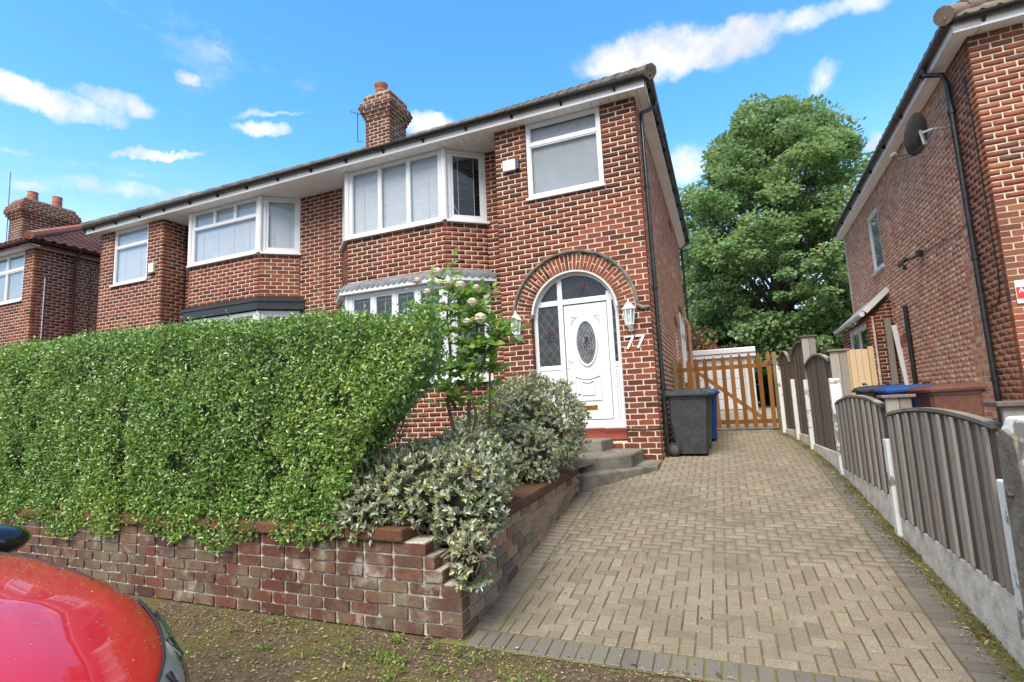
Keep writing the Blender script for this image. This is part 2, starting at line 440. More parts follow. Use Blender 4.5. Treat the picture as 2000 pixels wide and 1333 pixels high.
def leaf_mat(name, stops, rough=0.45, trans=0.3, edge=None, spec=0.4, patch=None, patch_scale=3.0, patch_amt=0.5):
    m, gg, b, out = new_mat(name)
    cc = gg.ramp(rnd(gg), stops)
    if patch:
        cc = gg.mix(gg.math('MULTIPLY', gg.smooth(gg.noise(pos(gg), patch_scale, 4).outputs['Fac'], 0.42, 0.66), patch_amt), cc, tuple(patch) + (1,))
    gg.put(b.inputs['Base Color'], cc)
    b.inputs['Roughness'].default_value = rough
    b.inputs['Specular IOR Level'].default_value = spec
    t = gg.n('ShaderNodeBsdfTranslucent')
    gg.put(t.inputs[0], gg.mix(0.5, cc, gg.vmath('SCALE', cc, 1.6)))
    ms = gg.n('ShaderNodeMixShader')
    ms.inputs[0].default_value = trans
    m.node_tree.links.new(b.outputs[0], ms.inputs[1])
    m.node_tree.links.new(t.outputs[0], ms.inputs[2])
    m.node_tree.links.new(ms.outputs[0], out.inputs[0])


leaf_mat('hedge_leaf', [(0.0, (0.06, 0.14, 0.025)), (0.3, (0.105, 0.22, 0.04)), (0.65, (0.16, 0.30, 0.055)), (0.9, (0.27, 0.42, 0.09)), (1.0, (0.40, 0.42, 0.11))],
         0.30, 0.30, spec=0.8, patch=(0.25, 0.37, 0.065), patch_scale=0.8, patch_amt=0.6)
leaf_mat('tree_leaf', [(0.0, (0.095, 0.17, 0.08)), (0.35, (0.16, 0.27, 0.11)), (0.7, (0.23, 0.36, 0.15)), (0.95, (0.34, 0.46, 0.19)), (1.0, (0.42, 0.27, 0.13))],
         0.40, 0.45, patch=(0.29, 0.40, 0.13), patch_scale=0.35, patch_amt=0.4)
leaf_mat('tree_leaf_dark', [(0.0, (0.03, 0.07, 0.022)), (0.5, (0.05, 0.105, 0.03)), (1.0, (0.09, 0.15, 0.042))], 0.5, 0.3)
leaf_mat('red_leaf', [(0.0, (0.16, 0.05, 0.025)), (0.5, (0.25, 0.085, 0.04)), (1.0, (0.12, 0.08, 0.03))], 0.5, 0.25)
leaf_mat('silver_leaf', [(0.0, (0.17, 0.22, 0.11)), (0.2, (0.28, 0.33, 0.20)), (0.45, (0.42, 0.46, 0.34)), (0.78, (0.54, 0.57, 0.46)), (0.88, (0.26, 0.31, 0.07)), (0.95, (0.40, 0.36, 0.06)), (1.0, (0.22, 0.11, 0.05))],
         0.7, 0.15, spec=0.25)
leaf_mat('dry_leaf', [(0.0, (0.14, 0.08, 0.05)), (0.5, (0.25, 0.17, 0.11)), (1.0, (0.33, 0.26, 0.19))], 0.8, 0.1, spec=0.2)
leaf_mat('rose_leaf', [(0.0, (0.08, 0.19, 0.025)), (0.5, (0.15, 0.30, 0.04)), (1.0, (0.27, 0.42, 0.07))], 0.4, 0.45, spec=0.5)
leaf_mat('litter_leaf', [(0.0, (0.10, 0.055, 0.028)), (0.3, (0.20, 0.12, 0.06)), (0.55, (0.33, 0.25, 0.14)), (0.75, (0.36, 0.36, 0.14)), (0.9, (0.22, 0.28, 0.06)), (1.0, (0.42, 0.38, 0.30))], 0.75, 0.1, spec=0.25)
leaf_mat('weed_leaf', [(0.0, (0.07, 0.14, 0.02)), (0.5, (0.13, 0.23, 0.03)), (1.0, (0.22, 0.31, 0.05))], 0.5, 0.3)
leaf_mat('moss_tuft', [(0.0, (0.06, 0.07, 0.012)), (0.5, (0.11, 0.125, 0.02)), (0.8, (0.18, 0.18, 0.04)), (1.0, (0.18, 0.10, 0.05))], 0.9, 0.15, spec=0.1)

# car
m, gg, b, out = new_mat('car_paint')
p = pos(gg)
fl = gg.noise(p, 900, 2).outputs['Fac']
gg.put(b.inputs['Base Color'], gg.mix(gg.smooth(fl, 0.45, 0.7, 0, 0.5), (0.46, 0.003, 0.009, 1), (0.55, 0.009, 0.014, 1)))
b.inputs['Roughness'].default_value = 0.38
b.inputs['Metallic'].default_value = 0.0
b.inputs['Coat Weight'].default_value = 1.0
b.inputs['Coat Roughness'].default_value = 0.02
b.inputs['Coat IOR'].default_value = 1.55
m, gg, b, out = new_mat('car_black_gloss')
b.inputs['Base Color'].default_value = (0.008, 0.008, 0.010, 1)
b.inputs['Roughness'].default_value = 0.06
b.inputs['Coat Weight'].default_value = 0.6
m, gg, b, out = new_mat('car_glass')
b.inputs['Base Color'].default_value = (0.012, 0.018, 0.018, 1)
b.inputs['Roughness'].default_value = 0.03
b.inputs['Specular IOR Level'].default_value = 0.8
m, gg, b, out = new_mat('chrome')
b.inputs['Base Color'].default_value = (0.75, 0.77, 0.79, 1)
b.inputs['Metallic'].default_value = 1.0
b.inputs['Roughness'].default_value = 0.08
m, gg, b, out = new_mat('reflector')
b.inputs['Base Color'].default_value = (0.62, 0.65, 0.67, 1)
b.inputs['Metallic'].default_value = 0.75
b.inputs['Roughness'].default_value = 0.28
m, gg, b, out = new_mat('lens')
tr = gg.n('ShaderNodeBsdfTransparent')
gl = gg.n('ShaderNodeBsdfGlossy')
gl.inputs['Roughness'].default_value = 0.03
fr = gg.n('ShaderNodeLayerWeight')
fr.inputs[0].default_value = 0.5
ms = gg.n('ShaderNodeMixShader')
gg.put(ms.inputs[0], gg.math('ADD', gg.math('MULTIPLY', gg.math('POWER', fr.outputs['Facing'], 4.0), 0.9), 0.06))
m.node_tree.links.new(tr.outputs[0], ms.inputs[1])
m.node_tree.links.new(gl.outputs[0], ms.inputs[2])
m.node_tree.links.new(ms.outputs[0], out.inputs[0])
m, gg, b, out = new_mat('water_drop')
gl = gg.n('ShaderNodeBsdfGlossy')
gl.inputs['Roughness'].default_value = 0.03
tr = gg.n('ShaderNodeBsdfTransparent')
tr.inputs[0].default_value = (0.95, 0.9, 0.9, 1)
fr = gg.n('ShaderNodeLayerWeight')
fr.inputs[0].default_value = 0.5
ms = gg.n('ShaderNodeMixShader')
gg.put(ms.inputs[0], gg.math('ADD', gg.math('MULTIPLY', gg.math('POWER', fr.outputs['Facing'], 3.0), 0.9), 0.12))
m.node_tree.links.new(tr.outputs[0], ms.inputs[1])
m.node_tree.links.new(gl.outputs[0], ms.inputs[2])
m.node_tree.links.new(ms.outputs[0], out.inputs[0])


# ------------------------------------------------------------------ mesh helpers
def put_parent(o, parent):
    if parent is not None:
        o.parent = parent
        o.matrix_parent_inverse = Matrix.Translation(-Vector(parent.location))
    return o


def tag(o, label=None, cat=None, group=None, kind=None):
    if label:
        o['label'] = label
    if cat:
        o['category'] = cat
    if group:
        o['group'] = group
    if kind:
        o['kind'] = kind
    return o


def thing(name, label, cat, loc=(0, 0, 0), group=None, kind=None):
    o = bpy.data.objects.new(name, None)
    o.empty_display_size = 0.2
    o.location = loc
    COL.objects.link(o)
    return tag(o, label, cat, group, kind)


class Fr:
    """upright working plane: u runs along it, d is the distance out of it"""
    def __init__(self, o, p1=None, U=None):
        self.o = Vector((o[0], o[1], 0))
        if p1 is not None:
            U = (p1[0] - o[0], p1[1] - o[1])
        U = Vector((U[0], U[1], 0))
        self.L = U.length
        self.U = U.normalized()
        self.N = Vector((self.U.y, -self.U.x, 0))

    def p(self, u, d, z):
        q = self.o + self.U * u + self.N * d
        return (q.x, q.y, z)


class MB:
    def __init__(self):
        self.v = []
        self.f = []

    def add(self, vs, fs):
        n = len(self.v)
        self.v.extend(tuple(q) for q in vs)
        self.f.extend(tuple(i + n for i in f) for f in fs)
        return self

    def hexa(self, c):
        return self.add(c, [(0, 3, 2, 1), (4, 5, 6, 7), (0, 1, 5, 4), (1, 2, 6, 5), (2, 3, 7, 6), (3, 0, 4, 7)])

    def box(self, x0, x1, y0, y1, z0, z1):
        return self.hexa([(x0, y0, z0), (x1, y0, z0), (x1, y1, z0), (x0, y1, z0), (x0, y0, z1), (x1, y0, z1), (x1, y1, z1), (x0, y1, z1)])

    def fbox(self, F, u0, u1, d0, d1, z0, z1):
        return self.hexa([F.p(u0, d1, z0), F.p(u1, d1, z0), F.p(u1, d0, z0), F.p(u0, d0, z0), F.p(u0, d1, z1), F.p(u1, d1, z1), F.p(u1, d0, z1), F.p(u0, d0, z1)])

    def bar(self, a, b, w, h=None, up=(0, 0, 1)):
        a, b = Vector(a), Vector(b)
        h = w if h is None else h
        t = (b - a).normalized()
        s = t.cross(Vector(up))
        if s.length < 1e-4:
            s = t.cross(Vector((1, 0, 0)))
        s = s.normalized() * w / 2
        n = s.cross(t).normalized() * h / 2
        return self.hexa([a - s - n, a + s - n, a + s + n, a - s + n, b - s - n, b + s - n, b + s + n, b - s + n])

    def tube(self, pts, r, n=8, cap=True):
        pts = [Vector(q) for q in pts]
        rs = r if isinstance(r, (list, tuple)) else [r] * len(pts)
        rings = []
        prev = None
        for i, q in enumerate(pts):
            t = (pts[min(i + 1, len(pts) - 1)] - pts[max(i - 1, 0)]).normalized()
            if prev is None:
                s = t.cross(Vector((0, 0, 1)))
                if s.length < 1e-3:
                    s = t.cross(Vector((1, 0, 0)))
            else:
                s = prev - t * prev.dot(t)
            s = s.normalized()
            prev = s
            w = t.cross(s)
            rings.append([q + (s * math.cos(2 * math.pi * k / n) + w * math.sin(2 * math.pi * k / n)) * rs[i] for k in range(n)])
        vs = [q for ring in rings for q in ring]
        fs = []
        for i in range(len(rings) - 1):
            for k in range(n):
                k2 = (k + 1) % n
                fs.append((i * n + k, i * n + k2, (i + 1) * n + k2, (i + 1) * n + k))
        if cap:
            fs.append(tuple(range(n - 1, -1, -1)))
            fs.append(tuple((len(rings) - 1) * n + k for k in range(n)))
        return self.add(vs, fs)

    def lathe(self, prof, c, n=16, M=None):
        vs, fs = [], []
        for r, z in prof:
            for k in range(n):
                a = 2 * math.pi * k / n
                q = Vector((r * math.cos(a), r * math.sin(a), z))
                if M is not None:
                    q = M @ q
                vs.append(q + Vector(c))
        for i in range(len(prof) - 1):
            for k in range(n):
                k2 = (k + 1) % n
                fs.append((i * n + k, i * n + k2, (i + 1) * n + k2, (i + 1) * n + k))
        fs.append(tuple(range(n - 1, -1, -1)))
        fs.append(tuple((len(prof) - 1) * n + k for k in range(n)))
        return self.add(vs, fs)

    def prism(self, poly, vec):
        n = len(poly)
        vec = Vector(vec)
        a = [Vector(q) for q in poly]
        b = [q + vec for q in a]
        return self.add(a + b, [tuple(range(n)), tuple(range(2 * n - 1, n - 1, -1))] + [((i + 1) % n, i, n + i, n + (i + 1) % n) for i in range(n)])

    def strip(self, rows, close=False):
        n = len(rows[0])
        vs = [q for r_ in rows for q in r_]
        fs = []
        for i in range(len(rows) - 1):
            for k in range(n if close else n - 1):
                k2 = (k + 1) % n
                fs.append((i * n + k, i * n + k2, (i + 1) * n + k2, (i + 1) * n + k))
        return self.add(vs, fs)

    def mesh(self, name, mat):
        me = bpy.data.meshes.new(name)
        me.from_pydata(self.v, [], self.f)
        if mat:
            me.materials.append(MATS[mat])
        return me

    def build(self, name, mat, parent=None, smooth=False, bevel=0.0, label=None, kind=None, recalc=True):
        me = self.mesh(name, mat)
        if recalc:
            import bmesh
            bm = bmesh.new()
            bm.from_mesh(me)
            bmesh.ops.recalc_face_normals(bm, faces=bm.faces)
            bm.to_mesh(me)
            bm.free()
        if smooth:
            me.polygons.foreach_set('use_smooth', [True] * len(me.polygons))
        o = bpy.data.objects.new(name, me)
        COL.objects.link(o)
        put_parent(o, parent)
        if bevel:
            md = o.modifiers.new('bevel', 'BEVEL')
            md.width = bevel
            md.segments = 2
            md.limit_method = 'ANGLE'
            md.angle_limit = math.radians(40)
        if smooth:
            md = o.modifiers.new('edges', 'EDGE_SPLIT')
            md.split_angle = math.radians(42)
        return tag(o, label=label, kind=kind)


def np_mesh(name, V, faces_tmpl, count, nv, mat, parent=None, kind=None, smooth=False):
    """V: (count*nv,3); faces_tmpl: list of face tuples of one piece, repeated for every piece"""
    me = bpy.data.meshes.new(name)
    lens = np.array([len(f) for f in faces_tmpl], dtype=np.int32)
    idx = np.concatenate([np.array(f, dtype=np.int32) for f in faces_tmpl])
    allidx = (idx[None, :] + (np.arange(count, dtype=np.int32) * nv)[:, None]).ravel()
    alll = np.tile(lens, count)
    me.vertices.add(len(V))
    me.vertices.foreach_set('co', np.asarray(V, dtype=np.float32).ravel())
    me.loops.add(len(allidx))
    me.loops.foreach_set('vertex_index', allidx)
    me.polygons.add(len(alll))
    st = np.concatenate([[0], np.cumsum(alll)[:-1]]).astype(np.int32)
    me.polygons.foreach_set('loop_start', st)
    me.polygons.foreach_set('loop_total', alll.astype(np.int32))
    me.update(calc_edges=True)
    me.validate()
    me.materials.append(MATS[mat])
    if smooth:
        me.polygons.foreach_set('use_smooth', [True] * len(me.polygons))
    o = bpy.data.objects.new(name, me)
    COL.objects.link(o)
    put_parent(o, parent)
    return tag(o, kind=kind)


# ------------------------------------------------------------------ bricks
NB = 10


def brick_tpl(seed, aspect):
    """unit brick: x along, y into the wall, z up; ragged edges"""
    r = np.random.default_rng(seed)
    ex, ez = 0.016, 0.016 * aspect
    base = [(-.5 + ex, -.5), (-.17, -.5), (.17, -.5), (.5 - ex, -.5), (.5, 0.0 - .06), (.5 - ex, .5), (.17, .5), (-.17, .5), (-.5 + ex, .5), (-.5, .05)]
    out = []
    for (x, z) in base:
        out.append((x + r.uniform(-.6, .6) * ex, z + r.uniform(-.7, .7) * ez))
    V = [(x * (1 - .02), r.uniform(0, 0.006), z * (1 - .04)) for x, z in out]
    V += [(x, 1.0, z) for x, z in out]
    Fs = [tuple(range(NB - 1, -1, -1))[::-1]] + [((i + 1) % NB, i, NB + i, NB + (i + 1) % NB) for i in range(NB)]
    return np.array(V), Fs


TPL_S = [brick_tpl(s, 3.0) for s in range(8)]
TPL_H = [brick_tpl(50 + s, 1.4) for s in range(5)]
_tm = {}


def tpl_mesh(name, kind, k, mat):
    key = (name, kind, k, mat)
    if key not in _tm:
        V, Fs = (TPL_S if kind == 's' else TPL_H)[k]
        me = bpy.data.meshes.new(name)
        me.from_pydata([tuple(v) for v in V], [], [tuple(reversed(f)) for f in Fs] if False else Fs)
        me.materials.append(MATS[mat])
        _tm[key] = me
    return _tm[key]


class Brick:
    __slots__ = ('c', 'X', 'Y', 'Z', 'w', 'd', 'h', 'vis')

    def __init__(self, c, X, Y, Z, w, d, h, vis=True):
        self.c, self.X, self.Y, self.Z, self.w, self.d, self.h, self.vis = Vector(c), Vector(X), Vector(Y), Vector(Z), w, d, h, vis


def jitter(b, a=0.0008, ang=0.006):
    b.c = b.c + b.Y * random.uniform(-a, a) * 1.2 + b.Z * random.uniform(-a, a)
    q = random.gauss(0, ang)
    X, Z = b.X, b.Z
    b.X = (X + Z * q).normalized()
    b.Z = (Z - X * q).normalized()


def emit(bricks, mat, parent, n_ind=300, name='brick', rest='brickwork'):
    """the largest-showing bricks become parts of their own, the rest one joined part"""
    camp = Vector((0, 0, CAM_Z))
    for b in bricks:
        jitter(b)
    order = sorted(bricks, key=lambda b: (not b.vis, (b.c - camp).length / max(0.35, abs(b.Y.dot((b.c - camp).normalized()))) ** 0.5))
    for i, b in enumerate(order[:n_ind]):
        kind = 's' if b.w / b.h > 2 else 'h'
        me = tpl_mesh(name, kind, random.randrange(8 if kind == 's' else 5), mat)
        o = bpy.data.objects.new(name, me)
        COL.objects.link(o)
        put_parent(o, parent)
        X, Y, Z = b.X * b.w, b.Y * b.d, b.Z * b.h
        flip = random.choice((1, -1))
        M = Matrix(((X.x * flip, Y.x, Z.x * flip, b.c.x), (X.y * flip, Y.y, Z.y * flip, b.c.y), (X.z * flip, Y.z, Z.z * flip, b.c.z), (0, 0, 0, 1)))
        if parent is not None:
            o.matrix_basis = M
        else:
            o.matrix_world = M
    tail = order[n_ind:]
    if not tail:
        return None
    VV = []
    for b in tail:
        T = TPL_S if b.w / b.h > 2 else TPL_H
        V = T[random.randrange(len(T))][0]
        f = random.choice((1, -1))
        VV.append(np.array(b.c)[None, :] + V[:, :1] * f * np.array(b.X * b.w)[None] + V[:, 1:2] * np.array(b.Y * b.d)[None] + V[:, 2:] * f * np.array(b.Z * b.h)[None])
    return np_mesh(rest, np.concatenate(VV), TPL_S[0][1], len(tail), 2 * NB, mat, parent, kind='stuff')


def wall(F, iv, z0, nC, pitch, L, bricks, core, bond='stretcher', joint=0.0138, thick=0.2, proud=0.0045, depth=0.05, vis=True, phase=0, sub=1):
    """brick courses on plane F; iv(z) gives the stretches of wall at that height"""
    runs = []
    for k in range(nC):
        za = z0 + k * pitch
        ivs = iv(za + pitch / 2)
        hdr = (bond == 'garden' and (k + phase) % 4 == 3)
        flem = bond == 'flemish'
        unit = L / 2 if hdr else L
        off_ = (L / 4 if hdr else (L / 2 if (k + phase) % 2 else 0.0))
        for (a, b_) in ivs:
            edges = [a]
            if flem:
                q = a + (0.0 if k % 2 else -L * 0.75) - 0.0
                j = 0
                while q < b_:
                    q += L if j % 2 == 0 else L / 2
                    j += 1
                    if a + 0.06 < q < b_ - 0.06:
                        edges.append(q)
            else:
                i0 = math.floor((a - off_) / unit)
                q = off_ + (i0 + 1) * unit
                while q < b_ - 0.06:
                    if q > a + 0.06:
                        edges.append(q)
                    q += unit
            edges.append(b_)
            for s, e in zip(edges[:-1], edges[1:]):
                if e - s < 0.03:
                    continue
                s2 = s if s == a else s + joint / 2
                e2 = e if e == b_ else e - joint / 2
                w = e2 - s2
                bricks.append(Brick(F.p((s2 + e2) / 2, random.uniform(-.2, .2) * proud, za + pitch / 2), F.U, -F.N, (0, 0, 1), w, depth, pitch - joint, vis))
        for ss in range(sub):
            zs = za + pitch * ss / sub
            ze = za + pitch * (ss + 1) / sub
            iv2 = ivs if sub == 1 else iv((zs + ze) / 2)
            if runs and runs[-1][2] == iv2 and abs(runs[-1][1] - zs) < 1e-6:
                runs[-1][1] = ze
            else:
                runs.append([zs, ze, iv2])
    for zs, ze, ivs in runs:
        for a, b_ in ivs:
            core.fbox(F, a + 0.012, b_ - 0.012, -thick, -proud, zs, ze)


def cut(base, holes):
    """stretch base=(a,b) minus rectangles (u0,u1,z0,z1) or callables"""
    def iv(z):
        segs = [base]
        for h in holes:
            r_ = h(z) if callable(h) else ((h[0], h[1]) if h[2] < z < h[3] else None)
            if r_ is None:
                continue
            ns = []
            for a, b_ in segs:
                if r_[1] <= a or r_[0] >= b_:
                    ns.append((a, b_))
                else:
                    if r_[0] > a + 0.02:
                        ns.append((a, r_[0]))
                    if r_[1] < b_ - 0.02:
                        ns.append((r_[1], b_))
            segs = ns
        return segs
    return iv

# ------------------------------------------------------------------ ground, driveway
SL, Y0 = 0.1, 2.92


def gz(y):
    """height of the drive and of the ground beside it"""
    if y <= Y0:
        return 0.0
    if y <= 10.8:
        return SL * (y - Y0)
    if y <= 14:
        return SL * (10.8 - Y0) + (y - 10.8) * 0.065
    return SL * (10.8 - Y0) + 3.2 * 0.065


mb = MB()
ys = [-400, -60, -12, -4, 0, 1, 2, 2.5, 2.92, 4, 6, 8, 10.8, 12, 14, 20, 60, 400]
xs = [-400, -60, -20, -8, -4, -2, -1, 0, 1, 2, 4, 8, 20, 60, 400]
rows = [[(x, y, gz(y) - 0.03 if y > Y0 else -0.012) for x in xs] for y in ys]
mb.strip(rows)
ground = mb.build('ground', 'street_ground', kind='structure')

yard = MB().strip([[(x, y, gz(y) - 0.008) for x in (-0.9, 1.3, 5.5)] for y in (10.9, 12, 14, 20)])
yard.build('rear_yard', 'yard_concrete', kind='structure')
nd_ = MB().strip([[(x, y, gz(y) - 0.012) for x in (1.3, 2.2, 3.6)] for y in (2.9, 5, 8, 10.8)])
nd_.build('neighbour_path', 'yard_concrete', kind='structure')

WX0, WY0, WX1, WY1 = -1.60, 2.975, -1.76, 6.42       # drive face of the garden wall


def wall_x(y):
    return WX0 + (WX1 - WX0) * (y - WY0) / (WY1 - WY0)


def drive_left(y):
    if y < 6.4:
        return wall_x(y)
    if y < 7.5:
        return -1.72 + (y - 6.4) * 0.73
    return -0.92


def fence_x(y):
    pts = [(2.9, 1.22), (3.48, 1.22), (5.3, 1.26), (7.36, 1.25), (8.93, 1.18), (9.78, 1.10), (10.36, 0.97), (11, 0.9)]
    for (a, xa), (b_, xb) in zip(pts[:-1], pts[1:]):
        if y <= b_:
            return xa + (xb - xa) * (y - a) / (b_ - a)
    return 0.9


drive = MB().strip([[(drive_left(y) - 0.15, y, gz(y) - 0.0075), (0, y, gz(y) - 0.0075), (fence_x(y) + 0.1, y, gz(y) - 0.0075)] for y in
                    [2.93] + [3.2 + 0.4 * i for i in range(20)]]).build('driveway', 'joint_moss', kind='structure')

blk = [(-.5, -.5), (.5, -.5), (.5, .5), (-.5, .5)]


def block_tpl(cx=0.04, cy=0.07):
    V = [(x * (1 - cx), y * (1 - cy), 0.0) for x, y in blk] + [(x, y, -0.10) for x, y in blk] + [(x, y, -1.0) for x, y in blk]
    Fs = [(0, 1, 2, 3)] + [(i, 4 + i, 4 + (i + 1) % 4, (i + 1) % 4) for i in range(4)] + [(4 + i, 8 + i, 8 + (i + 1) % 4, 4 + (i + 1) % 4) for i in range(4)]
    return np.array(V), Fs


BT, BF = block_tpl()
_bm = {}


def block_mesh(mat):
    if mat not in _bm:
        me = bpy.data.meshes.new('paving_block')
        me.from_pydata([tuple(v) for v in BT], [], BF)
        me.materials.append(MATS[mat])
        _bm[mat] = me
    return _bm[mat]


blocks = []     # (x, y, lx, ly, rot, mat)
A_ = 0.0845
JO = 0.0085
gx0, gy0 = -2.3, 3.125
R_EDGE = 0.97
for iy in range(-2, 94):
    for ix in range(0, 42):
        t = (ix - iy) % 4
        if t == 0:
            x0, x1, y0, y1 = ix, ix + 2, iy, iy + 1
        elif t == 3:
            x0, x1, y0, y1 = ix, ix + 1, iy, iy + 2
        else:
            continue
        x0, x1 = gx0 + x0 * A_, gx0 + x1 * A_
        y0, y1 = gy0 + y0 * A_, gy0 + y1 * A_
        yc = (y0 + y1) / 2
        lim = drive_left(yc) + (0.182 if yc < 6.4 else 0.0)
        rim = R_EDGE + 0.08 * max(0, min(1, (yc - 3.5) / 4)) if yc < 8.2 else fence_x(yc) - 0.14
        x0, x1 = max(x0, lim), min(x1, rim)
        y0, y1 = max(y0, 3.125), min(y1, 10.78)
        if x1 - x0 < 0.014 or y1 - y0 < 0.014:
            continue
        blocks.append(((x0 + x1) / 2, (y0 + y1) / 2, x1 - x0 - JO, y1 - y0 - JO, 0.0, 'paver'))
y = 3.18
while y < 6.35:                                  # border along the garden wall
    blocks.append((drive_left(y) + 0.09, y, 0.168, A_ - JO, -0.045, 'paver'))
    y += A_
y = 3.18
while y < 8.2:                                   # border along the fence
    blocks.append((R_EDGE + 0.08 * max(0, min(1, (y - 3.5) / 4)) + 0.083, y, 0.155, A_ - JO, 0.01, 'paver_dark'))
    y += A_
x = -1.53
while x < 1.15:                                  # kerb row at the street
    blocks.append((x, 3.03, A_ - JO * 1.0, 0.172, 0.0, 'paver_dark'))
    x += A_
tilt = Matrix.Rotation(math.atan(SL), 4, 'X')
blocks.sort(key=lambda q: q[0] ** 2 + q[1] ** 2)
rest = {}
for i, (x, y, lx, ly, rot, mat) in enumerate(blocks):
    z = gz(y) + random.uniform(-0.002, 0.002)
    M = Matrix.Translation((x, y, z)) @ tilt @ Matrix.Rotation(rot + random.gauss(0, 0.008), 4, 'Z') @ Matrix.Rotation(random.gauss(0, 0.006), 4, 'Y') @ Matrix.Diagonal((lx, ly, 0.05, 1))
    if i < 300:
        o = bpy.data.objects.new('paving_block', block_mesh(mat))
        COL.objects.link(o)
        put_parent(o, drive)
        o.matrix_basis = M
    else:
        rest.setdefault(mat, []).append(np.array([tuple(M @ Vector(v)) for v in BT]))
for mat, VV in rest.items():
    np_mesh('paving_blocks', np.concatenate(VV), BF, len(VV), len(BT), mat, drive, kind='stuff')

# ------------------------------------------------------------------ windows and house pieces
def window(parent, F, u0, u1, z0, z1, d=-0.03, cols=(1,), transom=None, top_cols=None, fw=0.06, blind='slats', sill=True, name='window', sash=0.03, label=None, arch=0.0):
    fm = MB()
    dep = 0.07
    fm.fbox(F, u0, u1, d - dep, d, z0, z0 + fw)
    fm.fbox(F, u0, u1, d - dep, d, z1 - fw, z1)
    fm.fbox(F, u0, u0 + fw, d - dep, d, z0 + fw, z1 - fw)
    fm.fbox(F, u1 - fw, u1, d - dep, d, z0 + fw, z1 - fw)
    cells = []
    ztop = z1 - fw
    if transom:
        fm.fbox(F, u0 + fw, u1 - fw, d - dep, d - 0.002, transom - fw / 2, transom + fw / 2)
        ztop = transom - fw / 2

    def row(za, zb, cc):
        s = sum(cc)
        a = u0 + fw
        tot = u1 - u0 - 2 * fw
        for i, c in enumerate(cc):
            b_ = a + tot * c / s
            aa, bb = (a if i == 0 else a + fw / 2), (b_ if i == len(cc) - 1 else b_ - fw / 2)
            if i < len(cc) - 1:
                fm.fbox(F, b_ - fw / 2, b_ + fw / 2, d - dep, d - 0.003, za, zb)
            cells.append((aa, bb, za, zb))
            a = b_
    row(z0 + fw, ztop, cols)
    if transom:
        row(transom + fw / 2, z1 - fw, top_cols or cols)
    for (a, b_, za, zb) in cells:
        if sash:
            s = sash
            fm.fbox(F, a, b_, d - 0.05, d - 0.012, za, za + s)
            fm.fbox(F, a, b_, d - 0.05, d - 0.012, zb - s, zb)
            fm.fbox(F, a, a + s, d - 0.05, d - 0.012, za + s, zb - s)
            fm.fbox(F, b_ - s, b_, d - 0.05, d - 0.012, za + s, zb - s)
    w = fm.build(name, 'white_pvc', parent, bevel=0.004, label=label)
    for (a, b_, za, zb) in cells:
        MB().fbox(F, a + sash * .5, b_ - sash * .5, d - 0.036, d - 0.032, za + sash * .5, zb - sash * .5).build('pane', 'glass', w)
    if blind in ('slats', 'open'):
        bm_ = MB()
        z = z1 - fw * 1.3
        k = 0
        while z > z0 + fw * 0.6:
            tl = 0.020 if blind == 'slats' else 0.006
            dd = 0.004 if blind == 'slats' else 0.013
            j = random.uniform(-.0015, .0015)
            bm_.hexa([F.p(u0 + fw, d - .075 + dd, z - tl), F.p(u1 - fw, d - .075 + dd, z - tl), F.p(u1 - fw, d - .077 + dd, z - tl), F.p(u0 + fw, d - .077 + dd, z - tl),
                      F.p(u0 + fw, d - .075 - dd, z + tl * .6 + j), F.p(u1 - fw, d - .075 - dd, z + tl * .6 + j), F.p(u1 - fw, d - .077 - dd, z + tl * .6 + j), F.p(u0 + fw, d - .077 - dd, z + tl * .6 + j)])
            z -= 0.029 if blind == 'slats' else 0.036
        bm_.fbox(F, u0 + fw * .6, u1 - fw * .6, d - .10, d - .058, z1 - fw * 1.2, z1 - fw * .4)
        nl = max(2, int((u1 - u0) / 0.45))
        for i in range(nl):
            uu = u0 + fw + (u1 - u0 - 2 * fw) * (i + 0.5) / nl
            bm_.fbox(F, uu - .004, uu + .004, d - .058, d - .056, z0 + fw, z1 - fw)
        bm_.build('blind', 'blind_white', w)
    elif blind == 'curtain':
        rows_ = []
        n = int((u1 - u0) / 0.03)
        for zz in (z0 + 0.02, z1 - fw - 0.03):
            rows_.append([F.p(u0 + 0.01 + (u1 - u0 - 0.02) * i / n, d - 0.07 + 0.002 * math.sin(i * 1.7) * math.sin(i * .37), zz) for i in range(n + 1)])
        MB().strip(rows_).build('curtain', 'curtain_grey', w, smooth=True)
    if sill:
        MB().fbox(F, u0 - 0.03, u1 + 0.03, d - 0.05, d + 0.07, z0 - 0.045, z0 - 0.001).build('sill', 'white_pvc', w, bevel=0.006)
    return w


